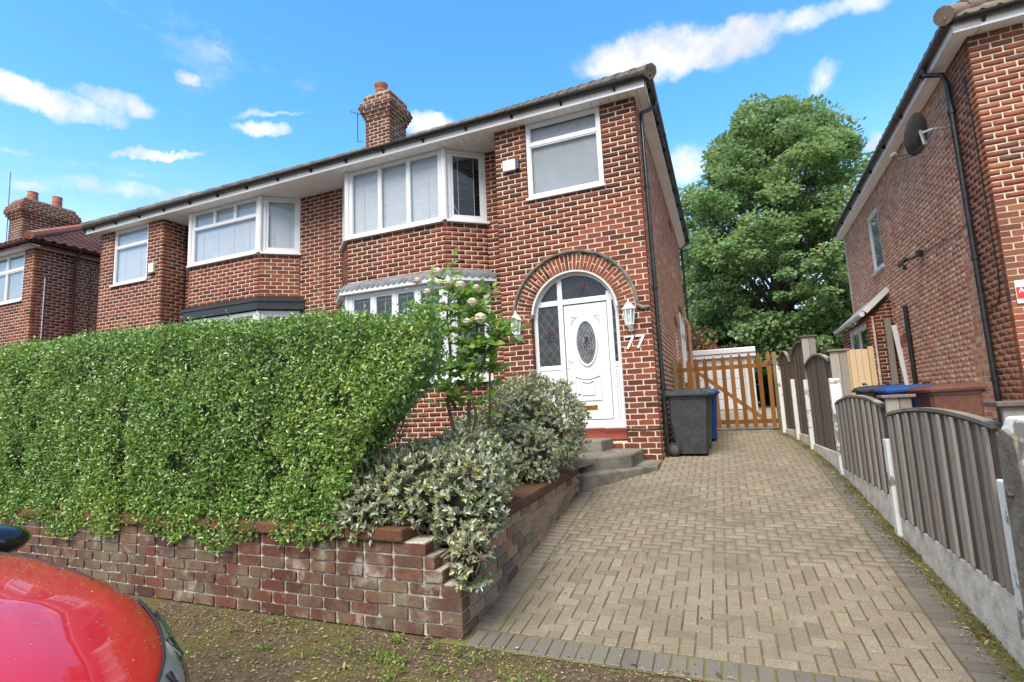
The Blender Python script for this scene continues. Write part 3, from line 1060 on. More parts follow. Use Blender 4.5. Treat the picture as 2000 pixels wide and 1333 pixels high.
def hip_roof(parent, x0, x1, y0, y1, ze, pitch, mat, hip_l=True, hip_r=True, period=0.18, amp=0.022, hipmat=None, row_h=0.33):
    """tiled roof; x0,x1,y0,y1 are the eaves"""
    tp = math.tan(math.radians(pitch))
    half = (y1 - y0) / 2
    ymid = (y0 + y1) / 2
    mbr = MB()

    def slope(o, U, V, length, run, l, r):
        n_rows = max(2, int(run / math.cos(math.radians(pitch)) / row_h))
        for k in range(n_rows):
            r0, r1 = run * k / n_rows, run * (k + 1) / n_rows
            rr = []
            for (rv, lift) in ((r0, 0.028), (r1, 0.0)):
                a = l * rv
                b_ = length - r * rv
                n = max(2, int((length - (l + r) * r0) / period) * 4)
                line = []
                for i in range(n + 1):
                    u = a + (b_ - a) * i / n
                    zz = ze + rv * tp + lift + amp * max(0, math.sin(2 * math.pi * (u + (k % 2) * 0) / period)) ** 1.0
                    line.append((o[0] + U[0] * u + V[0] * rv, o[1] + U[1] * u + V[1] * rv, zz))
                rr.append(line)
            skirt = [(p_[0] , p_[1], p_[2] - 0.03) for p_ in rr[0]]
            mbr.strip([skirt] + rr)
    slope((x0, y0), (1, 0), (0, 1), x1 - x0, half, 1 if hip_l else 0, 1 if hip_r else 0)
    slope((x1, y1), (-1, 0), (0, -1), x1 - x0, half, 1 if hip_r else 0, 1 if hip_l else 0)
    if hip_r:
        slope((x1, y0), (0, 1), (-1, 0), y1 - y0, half, 1, 1)
    if hip_l:
        slope((x0, y1), (0, -1), (1, 0), y1 - y0, half, 1, 1)
    roof = mbr.build('roof', mat, parent, recalc=False)
    zr = ze + half * tp
    lines = []
    xa = x0 + (half if hip_l else 0)
    xb = x1 - (half if hip_r else 0)
    lines.append(((xa, ymid, zr + 0.03), (xb, ymid, zr + 0.03)))
    if hip_r:
        lines += [((x1, y0, ze + 0.05), (xb, ymid, zr + 0.03)), ((x1, y1, ze + 0.05), (xb, ymid, zr + 0.03))]
    if hip_l:
        lines += [((x0, y0, ze + 0.05), (xa, ymid, zr + 0.03)), ((x0, y1, ze + 0.05), (xa, ymid, zr + 0.03))]
    for a, b_ in lines:
        a, b_ = Vector(a), Vector(b_)
        n = max(1, int((b_ - a).length / 0.42))
        for i in range(n):
            p0, p1 = a.lerp(b_, i / n), a.lerp(b_, (i + 1.06) / n)
            MB().tube([p0 + Vector((0, 0, 0.012)), p1], [0.12, 0.11], 8).build('ridge_tile', hipmat or mat, roof, smooth=True)
    return roof


def eaves(parent, F, u0, u1, zs, over, fmat='fascia_white', gmat='black_plastic', brackets=True, bstep=0.9, soff_w=None, boards=False, s0=0.0, s1=0.0):
    """fascia, gutter and soffit along F (the fascia plane), zs = soffit level"""
    fa = MB().fbox(F, u0, u1, -0.02, 0.0, zs - 0.015, zs + 0.16).build('fascia', fmat, parent, bevel=0.003)
    prof = [(0.06 + 0.062 * math.cos(a), zs + 0.145 - 0.062 * math.sin(a)) for a in [math.pi * i / 8 for i in range(9)]]
    prof2 = [(0.06 + 0.054 * math.cos(a), zs + 0.145 - 0.054 * math.sin(a)) for a in [math.pi * i / 8 for i in range(8, -1, -1)]]
    ring = prof + prof2
    gm = MB().strip([[F.p(u, d, z) for d, z in ring] for u in (u0, u1)], close=True)
    gm.f.append(tuple(range(len(ring))))
    gm.f.append(tuple(range(len(ring), 2 * len(ring))))
    gu = gm.build('gutter', gmat, parent, smooth=True)
    if brackets:
        u = u0 + 0.35
        while u < u1:
            MB().prism([F.p(u - .018, 0.001, zs + .13), F.p(u - .018, 0.075, zs + 0.085), F.p(u - .018, 0.06, zs + 0.07), F.p(u - .018, 0.001, zs + 0.03)], F.U * 0.036).build('bracket', gmat, gu)
            u += bstep
        u = u0 + 2.0
        while u < u1 - 1:
            rg = [(0.06 + 0.068 * math.cos(a), zs + 0.145 - 0.068 * math.sin(a)) for a in [math.pi * i / 8 for i in range(9)]]
            MB().strip([[F.p(q, d, z) for d, z in rg] for q in (u - .05, u + .05)]).build('gutter_joint', gmat, gu, smooth=True)
            u += 3.0
    if soff_w:
        if boards:
            w = 0.15
            n = int((u1 - u0) / w)
            w = (u1 - u0) / n
            me = MB().box(0, w - 0.007, 0, soff_w, 0, 0.01)
            msh = me.mesh('soffit_board', 'soffit_white')
            for i in range(n):
                o = bpy.data.objects.new('soffit_board', msh)
                COL.objects.link(o)
                put_parent(o, parent)
                q = F.p(u0 + i * w, -0.02, zs + 0.002)
                ang = math.atan2(F.U.y, F.U.x)
                o.matrix_basis = Matrix.Translation(q) @ Matrix.Rotation(ang, 4, 'Z')
            MB().fbox(F, u0, u1, -soff_w - 0.02, -0.022, zs + 0.018, zs + 0.03).build('soffit_deck', 'dark_metal', parent)
        else:
            sm = MB()
            u0, u1 = u0 + s0, u1 - s1
            u = u0
            while u < u1:
                sm.fbox(F, u, min(u + 0.146, u1), -soff_w - .02, -0.022, zs + 0.002, zs + 0.012)
                u += 0.15
            sm.fbox(F, u0, u1, -soff_w - 0.02, -0.022, zs + 0.016, zs + 0.03)
            sm.build('soffit', 'soffit_white', parent)
    return gu


def downpipe(parent, pts, r=0.034, mat='black_plastic', clips=()):
    o = MB().tube(pts, r, 12).build('downpipe', mat, parent, smooth=True)
    for c in clips:
        MB().lathe([(r + .008, -.03), (r + .012, -.03), (r + .012, .03), (r + .008, .03)], c, 12).build('pipe_clip', mat, o)
    return o


def arc(c, r, a0, a1, n, F):
    return [F.p(c[0] + r * math.cos(a0 + (a1 - a0) * i / n), 0, c[1] + r * math.sin(a0 + (a1 - a0) * i / n)) for i in range(n + 1)]


def bay(parent, bl, fl, fr_, brr, zb0, zs0, zf0, zr1, zs1, ztop, bricks, core, front_top, front_low, style, pitch, L, zbase):
    """canted bay: back left, front left, front right, back right (plan); low bricks zb0..zs0, window zs0..zf0, roof band zf0..zr1, bricks zr1..zs1, window zs1..ztop"""
    faces = [(bl, fl), (fl, fr_), (fr_, brr)]
    for k, (a, b_) in enumerate(faces):
        F = Fr(a, b_)
        n1 = int(round((zs0 - zb0) / pitch))
        wall(F, lambda z: [(0.0, F.L)], zs0 - n1 * pitch - 0.03, n1, pitch, L, bricks, core, thick=0.12, vis=(k > 0))
        n2 = int(math.ceil((zs1 - zr1) / pitch))
        wall(F, lambda z: [(0.0, F.L)], zs1 - 0.045 - n2 * pitch, n2, pitch, L, bricks, core, thick=0.12, vis=(k > 0))
        if k == 1:
            window(parent, F, 0.055, F.L - 0.055, zs1, ztop, d=0.0, **front_top)
            window(parent, F, 0.055, F.L - 0.055, zs0, zf0, d=0.02, **front_low)
        else:
            window(parent, F, 0.055, F.L, zs1, ztop, d=0.0, cols=(1,), blind=style['flank_top'], sash=0.05, fw=0.075)
            window(parent, F, 0.055, F.L, zs0, zf0, d=0.02, cols=(1,), blind=style['flank_low'], sash=0.05, fw=0.075)
    for (q, z0, z1) in ((fl, zs1, ztop), (fr_, zs1, ztop), (fl, zs0, zf0), (fr_, zs0, zf0)):
        MB().lathe([(0.062, z0), (0.062, z1)], (q[0], q[1] + 0.018, 0), 10).build('corner_post', 'white_pvc', parent)


def lerp2(a, b_, t):
    return (a[0] + (b_[0] - a[0]) * t, a[1] + (b_[1] - a[1]) * t)


ZS = 6.38
PI_ = 0.0875
LB = 0.245
YF, YR = 8.17, 8.77
ZB = ZS - 69 * PI_

# ------------------------------------------------------------------ number 77
h77 = thing('semi_detached_house', 'red brick semi-detached house with arched porch and number 77 by the door', 'house', (-0.93, YF, 0.5))
bricks, core = [], MB()
F0 = Fr((-3.46, YF), U=(1, 0))
AC, AZ, AR, AO = -2.175 + 3.46, 2.89, 0.735, 1.015


def arch_hole(z):
    if z < 0.80:
        return None
    if z < AZ:
        return (AC - AR, AC + AR)
    if z < AZ + AO:
        h = math.sqrt(AO * AO - (z - AZ) ** 2)
        return (AC - h, AC + h)
    return None


wall(F0, cut((0.0, 2.53), [(0.60, 1.94, 4.99, 6.5), arch_hole]), ZB, 69, PI_, LB, bricks, core, thick=0.22, depth=0.115, sub=3)
# ring of arch bricks
ring_core = MB()
n = 41
for i in range(n):
    a0, a1 = math.pi * i / n, math.pi * (i + 1) / n
    am = (a0 + a1) / 2
    c2, s2 = math.cos(am), math.sin(am)
    Xr = F0.U * (-s2) + Vector((0, 0, 1)) * c2           # tangential
    Zr = F0.U * c2 + Vector((0, 0, 1)) * s2              # radial
    wid = (AR + 0.05) * math.pi / n
    if i % 2:
        segs = [(AR + 0.002, AO - 0.012)]
    else:
        segs = [(AR + 0.002, (AR + AO) / 2 - 0.008), ((AR + AO) / 2 + 0.004, AO - 0.012)]
    for ra, rb in segs:
        rm = (ra + rb) / 2
        b_ = Brick(Vector(F0.p(AC, 0.0, AZ)) + Zr * rm, Zr, -F0.N, -Xr, rb - ra, 0.115, rm * math.pi / n - 0.012)
        bricks.append(b_)
    P = [F0.p(AC + r_ * math.cos(a_), -0.0045, AZ + r_ * math.sin(a_)) for r_, a_ in ((AR, a0), (AO + .01, a0), (AO + .01, a1), (AR, a1))]
    core.prism(P, -F0.N * 0.21)
# recessed wall, return of the porch block
FRc = Fr((-7.86, YR), U=(1, 0))
wall(FRc, cut((0.0, 4.41), [(0.5, 3.85, 1.9, 3.75), (0.5, 3.85, 5.0, 6.5)]), ZB, 69, PI_, LB, bricks, core, thick=0.22, vis=False)
FPr = Fr((-3.46, YR), U=(0, -1))
wall(FPr, lambda z: [(0.0, YR - YF - 0.12)], ZB, 69, PI_, LB, bricks, core, thick=0.2, vis=False)
# canted bay
sty = dict(flank_top='open', flank_low='open')
bayA = ((-7.42, YR), (-6.84, 8.24), (-4.56, 8.24), (-3.93, YR))
bay(h77, *bayA, 0.35, 1.93, 3.77, 3.97, 4.95, ZS - 0.004, bricks, core,
    dict(cols=(1, 1, 1), blind='slats', sash=0.012, fw=0.075), dict(cols=(1, 1, 1, 1), blind='open', sash=0.035, fw=0.075), sty, PI_, LB, 0.35)
emit(bricks, 'brick_facing', h77, 300)
# flank wall in common brick
sb = []
F1 = Fr((-0.93, YF), U=(0, 1))
side_holes = [(5.3, 6.1, 4.55, 5.85), (4.55, 5.15, 1.75, 3.15), (6.35, 7.7, 1.9, 3.75)]
wall(F1, cut((0.125, 9.1), side_holes), ZB, 69, PI_, LB, sb, core, bond='garden', thick=0.2, vis=False, proud=0.003)
emit(sb, 'brick_common', h77, 0)
core.box(-7.9, -0.95, 17.0, 17.25, 0.3, ZS)
core.box(-8.0, -7.84, 9.0, 17.0, 0.3, ZS)
core.build('wall', 'mortar_cream', h77)
window(h77, F1, 5.3, 6.1, 4.55, 5.85, d=-0.05, blind='curtain')
window(h77, F1, 4.55, 5.15, 1.75, 3.15, d=-0.03, blind='curtain')
window(h77, F1, 6.35, 7.7, 1.9, 3.75, d=0.03, cols=(1, 1), transom=3.2, blind='curtain')
for (u0, u1, z) in ((4.5, 5.2, 3.16), (6.3, 7.75, 3.76), (5.25, 6.15, 5.86)):
    am_ = []
    k = int((u1 - u0) / 0.08)
    for i in range(k):
        uu = u0 + (u1 - u0) * (i + .5) / k
        am_.append(Brick(F1.p(uu, 0.006, z + 0.10 + 0.05 * math.sin(math.pi * (i + .5) / k)), (0, 0, 1), -F1.N, -F1.U, 0.2, 0.05, 0.068, False))
    emit(am_, 'brick_facing', h77, 0, rest='arch_bricks')
window(h77, F0, 0.60, 1.94, 4.99, ZS - 0.004, d=-0.02, cols=(1,), transom=5.98, blind='curtain', fw=0.065, sash=0.022)
# dripstone over the arch
dr = MB()
pts = [F0.p(AC + (AO + 0.03) * math.cos(a), 0.025, AZ + (AO + 0.03) * math.sin(a)) for a in [math.pi * i / 60 for i in range(61)]]
dr.tube(pts, [0.028 + 0.010 * math.sin(i * 1.9) * math.sin(i * 5.3) for i in range(61)], 8)
for s in (-1, 1):
    dr.tube([F0.p(AC + s * (AO + .03), 0.025, AZ + .02), F0.p(AC + s * (AO + .1), 0.025, AZ - .03), F0.p(AC + s * (AO + .2), 0.025, AZ - .03)], [0.028, 0.035, 0.03], 8)
dr.build('dripstone', 'stone_step', h77, smooth=True)
tm_ = MB()
rows_ = []
for i in range(31):
    a = math.radians(4) + math.radians(172) * i / 30
    rows_.append([F0.p(AC + r_ * math.cos(a), d_, AZ + r_ * math.sin(a)) for r_, d_ in ((AR - .004, -0.004), (AR - .03, -0.004), (AR - .03, -.13), (AR - .004, -.13))])
tm_.strip(rows_, close=True)
tm_.build('arch_trim', 'render_white', h77, smooth=True)

# porch door
FD = Fr((-3.46, YF + 0.115), U=(1, 0))


def X_(x):
    return x + 3.46


door = MB()
fw = 0.055
ZT = 1.03
door.fbox(FD, AC - AR + .002, AC - AR + .07, -0.07, 0.0, ZT, AZ)
door.fbox(FD, AC + AR - .07, AC + AR - .002, -0.07, 0.0, ZT, AZ)
rr = []
for i in range(25):
    a = math.pi * i / 24
    rr.append([FD.p(AC + r_ * math.cos(a), d_, AZ + r_ * math.sin(a)) for r_, d_ in ((AR - .003, 0), (AR - .075, 0), (AR - .075, -.07), (AR - .003, -.07))])
door.strip(rr, close=True)
mL0, mL1, mR0, mR1 = X_(-2.47), X_(-2.385), X_(-1.645), X_(-1.56)
for a, b_ in ((mL0, mL1), (mR0, mR1)):
    zt = AZ + math.sqrt((AR - .07) ** 2 - ((a + b_) / 2 - AC) ** 2)
    door.fbox(FD, a, b_, -0.07, -0.001, ZT, zt)
door.fbox(FD, AC - AR + .06, AC + AR - .06, -0.07, 0.002, 3.07, 3.16)
for a, b_ in ((AC - AR + .07, mL0), (mR1, AC + AR - .07)):
    door.fbox(FD, a, b_, -0.06, -0.004, 1.98, 2.06)
    door.fbox(FD, a, b_, -0.06, -0.012, ZT + .1, 1.98)
    door.fbox(FD, a + .04, b_ - .02, -0.02, -0.002, ZT + .2, 1.90)
door.fbox(FD, AC - AR, AC + AR, -0.09, 0.01, ZT, ZT + 0.11)
door.fbox(FD, AC - AR, AC + AR, -0.09, 0.06, ZT - 0.02, ZT + 0.025)
df = door.build('door_frame', 'white_pvc', h77, bevel=0.005)
leaf = MB()
lx0, lx1, lz0, lz1 = mL1 + 0.012, mR0 - 0.012, ZT + 0.125, 3.055
ocx, ocz, oa, ob = X_(-2.02), 2.40, 0.155, 0.35


def oval(k, t):
    return (ocx + (oa + k) * math.copysign(abs(math.cos(t)) ** 1.0, math.cos(t)), ocz + (ob + k) * math.copysign(abs(math.sin(t)) ** 1.15, math.sin(t)))


NO = 40
# leaf panel with an oval hole
border = []
for i in range(NO):
    t = 2 * math.pi * i / NO
    c_, s_ = math.cos(t), math.sin(t)
    tx = (lx1 - ocx) / c_ if c_ > 1e-6 else ((lx0 - ocx) / c_ if c_ < -1e-6 else 1e9)
    tz = (lz1 - ocz) / s_ if s_ > 1e-6 else ((lz0 - ocz) / s_ if s_ < -1e-6 else 1e9)
    q = min(tx, tz)
    border.append((ocx + c_ * q, ocz + s_ * q))
corners = [(lx1, lz1), (lx0, lz1), (lx0, lz0), (lx1, lz0)]
for cpt in corners:
    j = min(range(NO), key=lambda k: (border[k][0] - cpt[0]) ** 2 + (border[k][1] - cpt[1]) ** 2)
    border[j] = cpt
leaf.strip([[FD.p(*(lambda e: (e[0], -0.018, e[1]))(border[i % NO])) for i in range(NO + 1)], [FD.p(oval(0.035, 2 * math.pi * i / NO)[0], -0.018, oval(0.035, 2 * math.pi * i / NO)[1]) for i in range(NO + 1)]])
leaf.fbox(FD, lx0, lx1, -0.06, -0.05, lz0, lz1)
leaf_o = leaf.build('door', 'white_pvc', h77)
rimv = []
for i in range(NO + 1):
    t = 2 * math.pi * i / NO
    rimv.append([FD.p(oval(k, t)[0], d_, oval(k, t)[1]) for k, d_ in ((0.045, -0.018), (0.035, 0.004), (0.012, 0.004), (0.0, -0.02))])
MB().strip(rimv).build('oval_rim', 'white_pvc', leaf_o, smooth=True)
MB().add([FD.p(oval(0.004, 2 * math.pi * i / NO)[0], -0.022, oval(0.004, 2 * math.pi * i / NO)[1]) for i in range(NO)], [tuple(range(NO))]).build('oval_pane', 'oval_glass', leaf_o)
lat = MB()


def in_oval(u, z):
    return ((u - ocx) / oa) ** 2 + ((z - ocz) / ob) ** 2 < 0.95


for sgn in (1, -1):
    for k in range(-9, 10):
        c0 = k * 0.105
        seg = []
        for i in range(60):
            u = ocx - oa + 2 * oa * i / 59
            z = ocz + sgn * (u - ocx) * 1.7 + c0
            ok = in_oval(u, z) and ((u - ocx) / .085) ** 2 + ((z - ocz + .02) / .185) ** 2 > 1
            if ok:
                seg.append((u, z))
            elif len(seg) > 2:
                lat.bar(FD.p(seg[0][0], -.020, seg[0][1]), FD.p(seg[-1][0], -.020, seg[-1][1]), 0.004, 0.004)
                seg = []
            else:
                seg = []
        if len(seg) > 2:
            lat.bar(FD.p(seg[0][0], -.020, seg[0][1]), FD.p(seg[-1][0], -.020, seg[-1][1]), 0.004, 0.004)
lat.tube([FD.p(ocx + .085 * math.cos(t), -.020, ocz - .02 + .185 * math.sin(t)) for t in [2 * math.pi * i / 30 for i in range(31)]], 0.003, 4)
lat.build('lead_lattice', 'lead_came', leaf_o)


def rose_motif(F, u, z, s, d, parent):
    r1 = MB()
    for k in range(6):
        a = k * 1.05
        r1.lathe([(0.001, 0), (0.016 * s, 0.001), (0.001, 0.002)], F.p(u + 0.018 * s * math.cos(a), d, z + 0.08 * s + 0.014 * s * math.sin(a)), 8, Matrix.Rotation(math.pi / 2, 3, 'X'))
    r1.build('glass_rose', 'rose_red_glass', parent)
    l1 = MB()
    for (du, dz) in ((-.02, .03), (.02, .03), (0, .045), (-.045, -.01), (.045, -.012), (-.04, -.06), (.04, -.06), (0, -.03), (-.015, 0.0)):
        l1.lathe([(0.001, 0), (0.014 * s, 0.001), (0.001, 0.002)], F.p(u + du * s, d, z + dz * s), 7, Matrix.Rotation(math.pi / 2, 3, 'X'))
    l1.bar(F.p(u, d, z + .05 * s), F.p(u, d, z - .13 * s), 0.004)
    l1.build('glass_leaves', 'leaf_dark_glass', parent)


rose_motif(FD, ocx, ocz, 1.0, -0.016, leaf_o)
mo = MB()
# raised mouldings of the door
for (x0, x1, z0, z1, arch_) in ((X_(-2.24), X_(-1.82), 1.46, 1.86, 0.05), (X_(-2.13), X_(-1.93), 1.55, 1.78, 0.03)):
    top = [FD.p(x0 + (x1 - x0) * i / 10, -0.012, z1 - arch_ * math.sin(math.pi * i / 10)) for i in range(11)]
    mo.tube(top, 0.011, 6)
    mo.tube([FD.p(x0, -.012, z1), FD.p(x0, -.012, z0), FD.p(x1, -.012, z0), FD.p(x1, -.012, z1)], 0.010, 6)
for s in (-1, 1):
    cxq = ocx + s * 0.24
    mo.tube([FD.p(cxq - s * .10, -.012, 2.85), FD.p(cxq, -.012, 2.85), FD.p(cxq, -.012, 2.72), FD.p(cxq - s * .03, -.012, 2.80), FD.p(cxq - s * .10, -.012, 2.85)], 0.007, 6)
mo.build('moulding', 'white_pvc', leaf_o, smooth=True)
MB().fbox(FD, X_(-2.16), X_(-1.90), -0.02, -0.004, 1.31, 1.385).build('letter_box', 'brass', leaf_o, bevel=0.004)
hd = MB()
hd.fbox(FD, lx0 + 0.012, lx0 + 0.042, -0.018, -0.006, 2.0, 2.22)
hd.tube([FD.p(lx0 + .027, -.01, 2.15), FD.p(lx0 + .027, 0.035, 2.15), FD.p(lx0 + .13, 0.035, 2.15)], 0.009, 8)
hd.build('handle', 'white_metal', leaf_o, bevel=0.003)
# leaded side and fan lights
def fan_pane(a, b_):
    pts_ = []
    for i in range(13):
        u = a + (b_ - a) * i / 12
        pts_.append(FD.p(u, -0.03, AZ + math.sqrt(max(0.0, (AR - .06) ** 2 - (u - AC) ** 2))))
    return MB().add([FD.p(b_, -.03, 3.12), FD.p(a, -.03, 3.12)] + pts_, [tuple(range(15))])


def lattice(u0, u1, z0, z1, parent, arch=False, step=0.13, mat='white_came'):
    q = MB()
    for sgn in (1, -1):
        for k in range(-30, 31):
            seg = []
            for i in range(50):
                u = u0 + (u1 - u0) * i / 49
                z = (z0 + z1) / 2 + sgn * (u - (u0 + u1) / 2) * 1.5 + k * step
                ok = z0 < z < z1 and (not arch or (u - AC) ** 2 + (z - AZ) ** 2 < (AR - .07) ** 2)
                if ok:
                    seg.append((u, z))
            if len(seg) > 2:
                q.bar(FD.p(seg[0][0], -.026, seg[0][1]), FD.p(seg[-1][0], -.026, seg[-1][1]), 0.004, 0.004)
    q.build('lead_lattice', mat, parent)


for (a, b_, z0, z1) in ((AC - AR + .07, mL0, 2.06, 3.07), (mR1, AC + AR - .07, 2.06, 3.07)):
    p_ = MB().fbox(FD, a, b_, -0.034, -0.03, z0, z1).build('side_light', 'obscured_glass', df)
    lattice(a, b_, z0, z1, p_, step=0.21)
    if a < AC:
        rose_motif(FD, (a + b_) / 2 + .02, 2.55, 1.3, -0.024, p_)
for (a, b_) in ((AC - AR + .085, mL0), (mL1, mR0), (mR1, AC + AR - .085)):
    p_ = fan_pane(a, b_).build('fan_light', 'obscured_glass', df)
    lattice(a, b_, 3.16, 3.62, p_, arch=True, step=0.10, mat='lead_came')
    if a == mL1:
        rose_motif(FD, (a + b_) / 2, 3.28, 1.2, -0.022, p_)
MB().box(-2.9, -1.44, YF + .25, YF + .28, 1.0, 3.7).build('hall_screen', 'room_dark', h77)
MB().fbox(F0, AC - AR + .002, AC + AR - .002, -0.16, -0.03, 0.83, 1.01).build('plinth', 'red_paint', h77, bevel=0.01)
MB().fbox(F0, AC - AR + .3, AC + AR - .35, -0.1, -0.005, 1.008, 1.022).build('threshold_slate', 'terracotta', h77)
cab = MB()
cab.tube([F0.p(AC - .3, 0.01, .985), F0.p(AC + .2, 0.02, .99), F0.p(AC + .55, 0.012, 1.0), F0.p(AC + .8, .014, .99), F0.p(AC + 1.0, .014, 0.975), F0.p(AC + 1.22, .014, .99), F0.p(2.53, 0.012, 1.01)], 0.009, 5)
cab.tube([F0.p(AC - .1, 0.012, .93), F0.p(AC + .05, 0.02, 1.0), F0.p(AC + .5, 0.016, 0.985), F0.p(AC + .9, .012, .985)], 0.005, 5)
cab.build('cable', 'cable_black', h77)

# bay roof of number 77: lead with scalloped edge over a white board
pl = [(-7.55, 8.72), (-6.93, 8.11), (-4.47, 8.11), (-3.76, 8.72)]
brf = MB()
top = [(-7.40, YR), (-6.83, 8.25), (-4.57, 8.25), (-3.95, YR)]
for a, b_, c_, d_ in zip(pl[:-1], pl[1:], top[:-1], top[1:]):
    n = 12
    brf.strip([[(a[0] + (b_[0] - a[0]) * i / n, a[1] + (b_[1] - a[1]) * i / n, 3.905 + .006 * math.sin(i * 2.1)) for i in range(n + 1)],
               [(c_[0] + (d_[0] - c_[0]) * i / n, c_[1] + (d_[1] - c_[1]) * i / n, 4.02 + .008 * math.sin(i * 1.3)) for i in range(n + 1)]])
bay_roof = brf.build('bay_roof', 'lead', h77, smooth=True)
for a, b_ in zip(pl[:-1], pl[1:]):
    F = Fr(a, b_)
    n = max(3, int(F.L / 0.118))
    w = F.L / n
    for i in range(n):
        poly = [F.p(i * w, 0.012, 3.91), F.p((i + 1) * w - .004, 0.012, 3.91)] + [F.p((i + .5) * w - .002 + (w / 2 - .002) * math.cos(t), 0.014, 3.875 - 0.05 * math.sin(t)) for t in [math.pi * k / 8 for k in range(9)]]
        MB().prism(poly, -F.N * 0.006).build('lead_scallop', 'lead', bay_roof)
    MB().fbox(F, 0, F.L, -0.14, 0.0, 3.765, 3.90).build('bay_fascia', 'white_pvc', bay_roof)

# eaves of number 77
FE = Fr((-7.86, 7.95), U=(1, 0))
eaves(h77, FE, 0.0, 7.14, ZS, 0.2, soff_w=0.86, boards=True)
FE2 = Fr((-0.72, 7.95), U=(0, 1))
eaves(h77, FE2, 0.0, 9.5, ZS, 0.2, soff_w=0.24, bstep=1.1, s0=0.885)
hip_roof(h77, -7.86, -0.62, 7.92, 17.5, ZS + 0.135, 33, 'roof_tile_grey', hip_l=False)
downpipe(h77, [(-0.64, 8.62, ZS + .09), (-0.66, 8.62, ZS - .02), (-0.87, 8.44, ZS - .17), (-0.87, 8.42, ZS - .3), (-0.87, 8.40, 0.53)], clips=[(-0.87, 8.42, 4.9), (-0.87, 8.41, 3.2), (-0.87, 8.4, 1.6)])
downpipe(h77, [(-0.64, 17.0, ZS + .09), (-0.66, 17.0, ZS - .02), (-0.84, 16.9, ZS - .22), (-0.84, 16.9, 0.9)], clips=[(-0.84, 16.9, 3.2)])
MB().tube([(-0.80, 16.1, 1.0), (-0.80, 16.1, 3.6), (-.86, 16.1, 3.75), (-.95, 16.1, 3.78)], 0.06, 10).build('soil_pipe', 'orange_pipe', h77, smooth=True)
MB().box(-0.9, -0.72, 16.6, 16.8, 3.0, 3.25).build('hopper', 'black_plastic', h77, bevel=0.01)

# party chimney
def chimney(parent, x0, x1, y0, y1, z0, z1, mat, flare, L=0.245, n_ind=0, mortar='mortar_cream'):
    """brick stack with oversailing courses"""
    bb, cc = [], MB()
    nC = int((z1 - z0) / PI_)
    for k in range(nC):
        e = flare(nC - 1 - k)
        za = z1 - (nC - k) * PI_
        q = [(x0 - e, y0 - e), (x1 + e, y0 - e), (x1 + e, y1 + e), (x0 - e, y1 + e)]
        for i in range(4):
            F = Fr(q[i], q[(i + 1) % 4])
            wall(F, lambda z: [(0.0 if (k + i) % 2 else .1, F.L - (0.0 if (k + i) % 2 == 0 else 0.0))], za, 1, PI_, L, bb, cc, thick=0.1, phase=k, vis=(i < 2), depth=0.09)
        cc.box(x0 - e + .05, x1 + e - .05, y0 - e + .05, y1 + e - .05, za + .004, za + PI_ - .004)
    ch = cc.build('chimney', mortar, parent)
    e = flare(0)
    MB().prism([(x0 - e + .02, y0 - e + .02, z1), (x1 + e - .02, y0 - e + .02, z1), (x1 + e - .02, y1 + e - .02, z1), (x0 - e + .02, y1 + e - .02, z1)], (0, 0, 0.05)).build('flaunching', 'flaunching', ch)
    emit(bb, mat, ch, n_ind)
    return ch


def flare77(t):
    return [0.03, 0.03, 0.10, 0.13, 0.10, 0.06, 0.03][t] if t < 7 else 0.0


ch = chimney(h77, -7.74, -7.02, 10.03, 10.75, 7.5, 9.32, 'brick_chimney', flare77)
MB().lathe([(0.14, 9.33), (0.125, 9.5), (0.13, 9.56), (0.14, 9.57), (0.13, 9.6), (0.12, 9.62), (0.17, 9.72), (0.175, 9.76), (0.12, 9.76)], (-7.45, 10.3, 0), 18).build('chimney_pot', 'terracotta', ch, smooth=True)
aer = MB()
aer.tube([(-7.85, 10.05, 8.2), (-8.0, 10.05, 8.22), (-8.0, 10.05, 9.0)], 0.012, 5)
aer.tube([(-8.12, 9.9, 9.0), (-7.85, 10.2, 8.97)], 0.008, 5)
for k in range(5):
    aer.tube([(-8.1 + k * .05, 9.93 + k * .05, 8.93), (-8.1 + k * .05, 9.93 + k * .05, 9.07)], 0.005, 4)
aer.build('aerial', 'dark_metal', ch)

# ------------------------------------------------------------------ adjoining house on the left
hL = thing('semi_detached_house', 'adjoining red brick house left of the chimney with black band over its lower bay', 'house', (-14.79, YF, 0.5))
bricks, core = [], MB()
XA, XB = -14.79, -12.36
FA = Fr((XA, YF), U=(1, 0))
wall(FA, cut((0.0, XB - XA), [(0.54, 1.87, 4.93, 6.5)]), ZB, 69, PI_, LB, bricks, core, thick=0.22, depth=0.1)
FAr = Fr((XB, YF), U=(0, 1))
wall(FAr, lambda z: [(0.105, YR - YF)], ZB, 69, PI_, LB, bricks, core, thick=0.2)
FAs = Fr((XA, 17.2), U=(0, -1))
wall(FAs, lambda z: [(0.0, 17.2 - YF - .11)], ZB, 69, PI_, LB, bricks, core, thick=0.2, vis=False)
FAm = Fr((XB, YR), U=(1, 0))
wall(FAm, cut((0.0, -7.86 - XB), [(0.5, 3.6, 1.9, 3.75), (0.5, 3.6, 5.1, 6.5)]), ZB, 69, PI_, LB, bricks, core, thick=0.22)
bayB = ((-12.2, YR), (-11.50, 8.25), (-9.27, 8.25), (-8.60, YR))
bay(hL, *bayB, 0.35, 1.93, 3.74, 4.03, 5.06, ZS - 0.004, bricks, core,
    dict(cols=(1,), transom=5.95, top_cols=(1, 1, 1), blind='slats', sash=0.012, fw=0.07), dict(cols=(1, 1, 1), blind='slats', sash=0.02, fw=0.07), dict(flank_top='slats', flank_low='slats'), PI_, LB, 0.35)
emit(bricks, 'brick_facing', hL, 300)
core.box(-14.7, -7.9, 17.0, 17.2, 0.3, ZS)
core.build('wall', 'mortar_cream', hL)
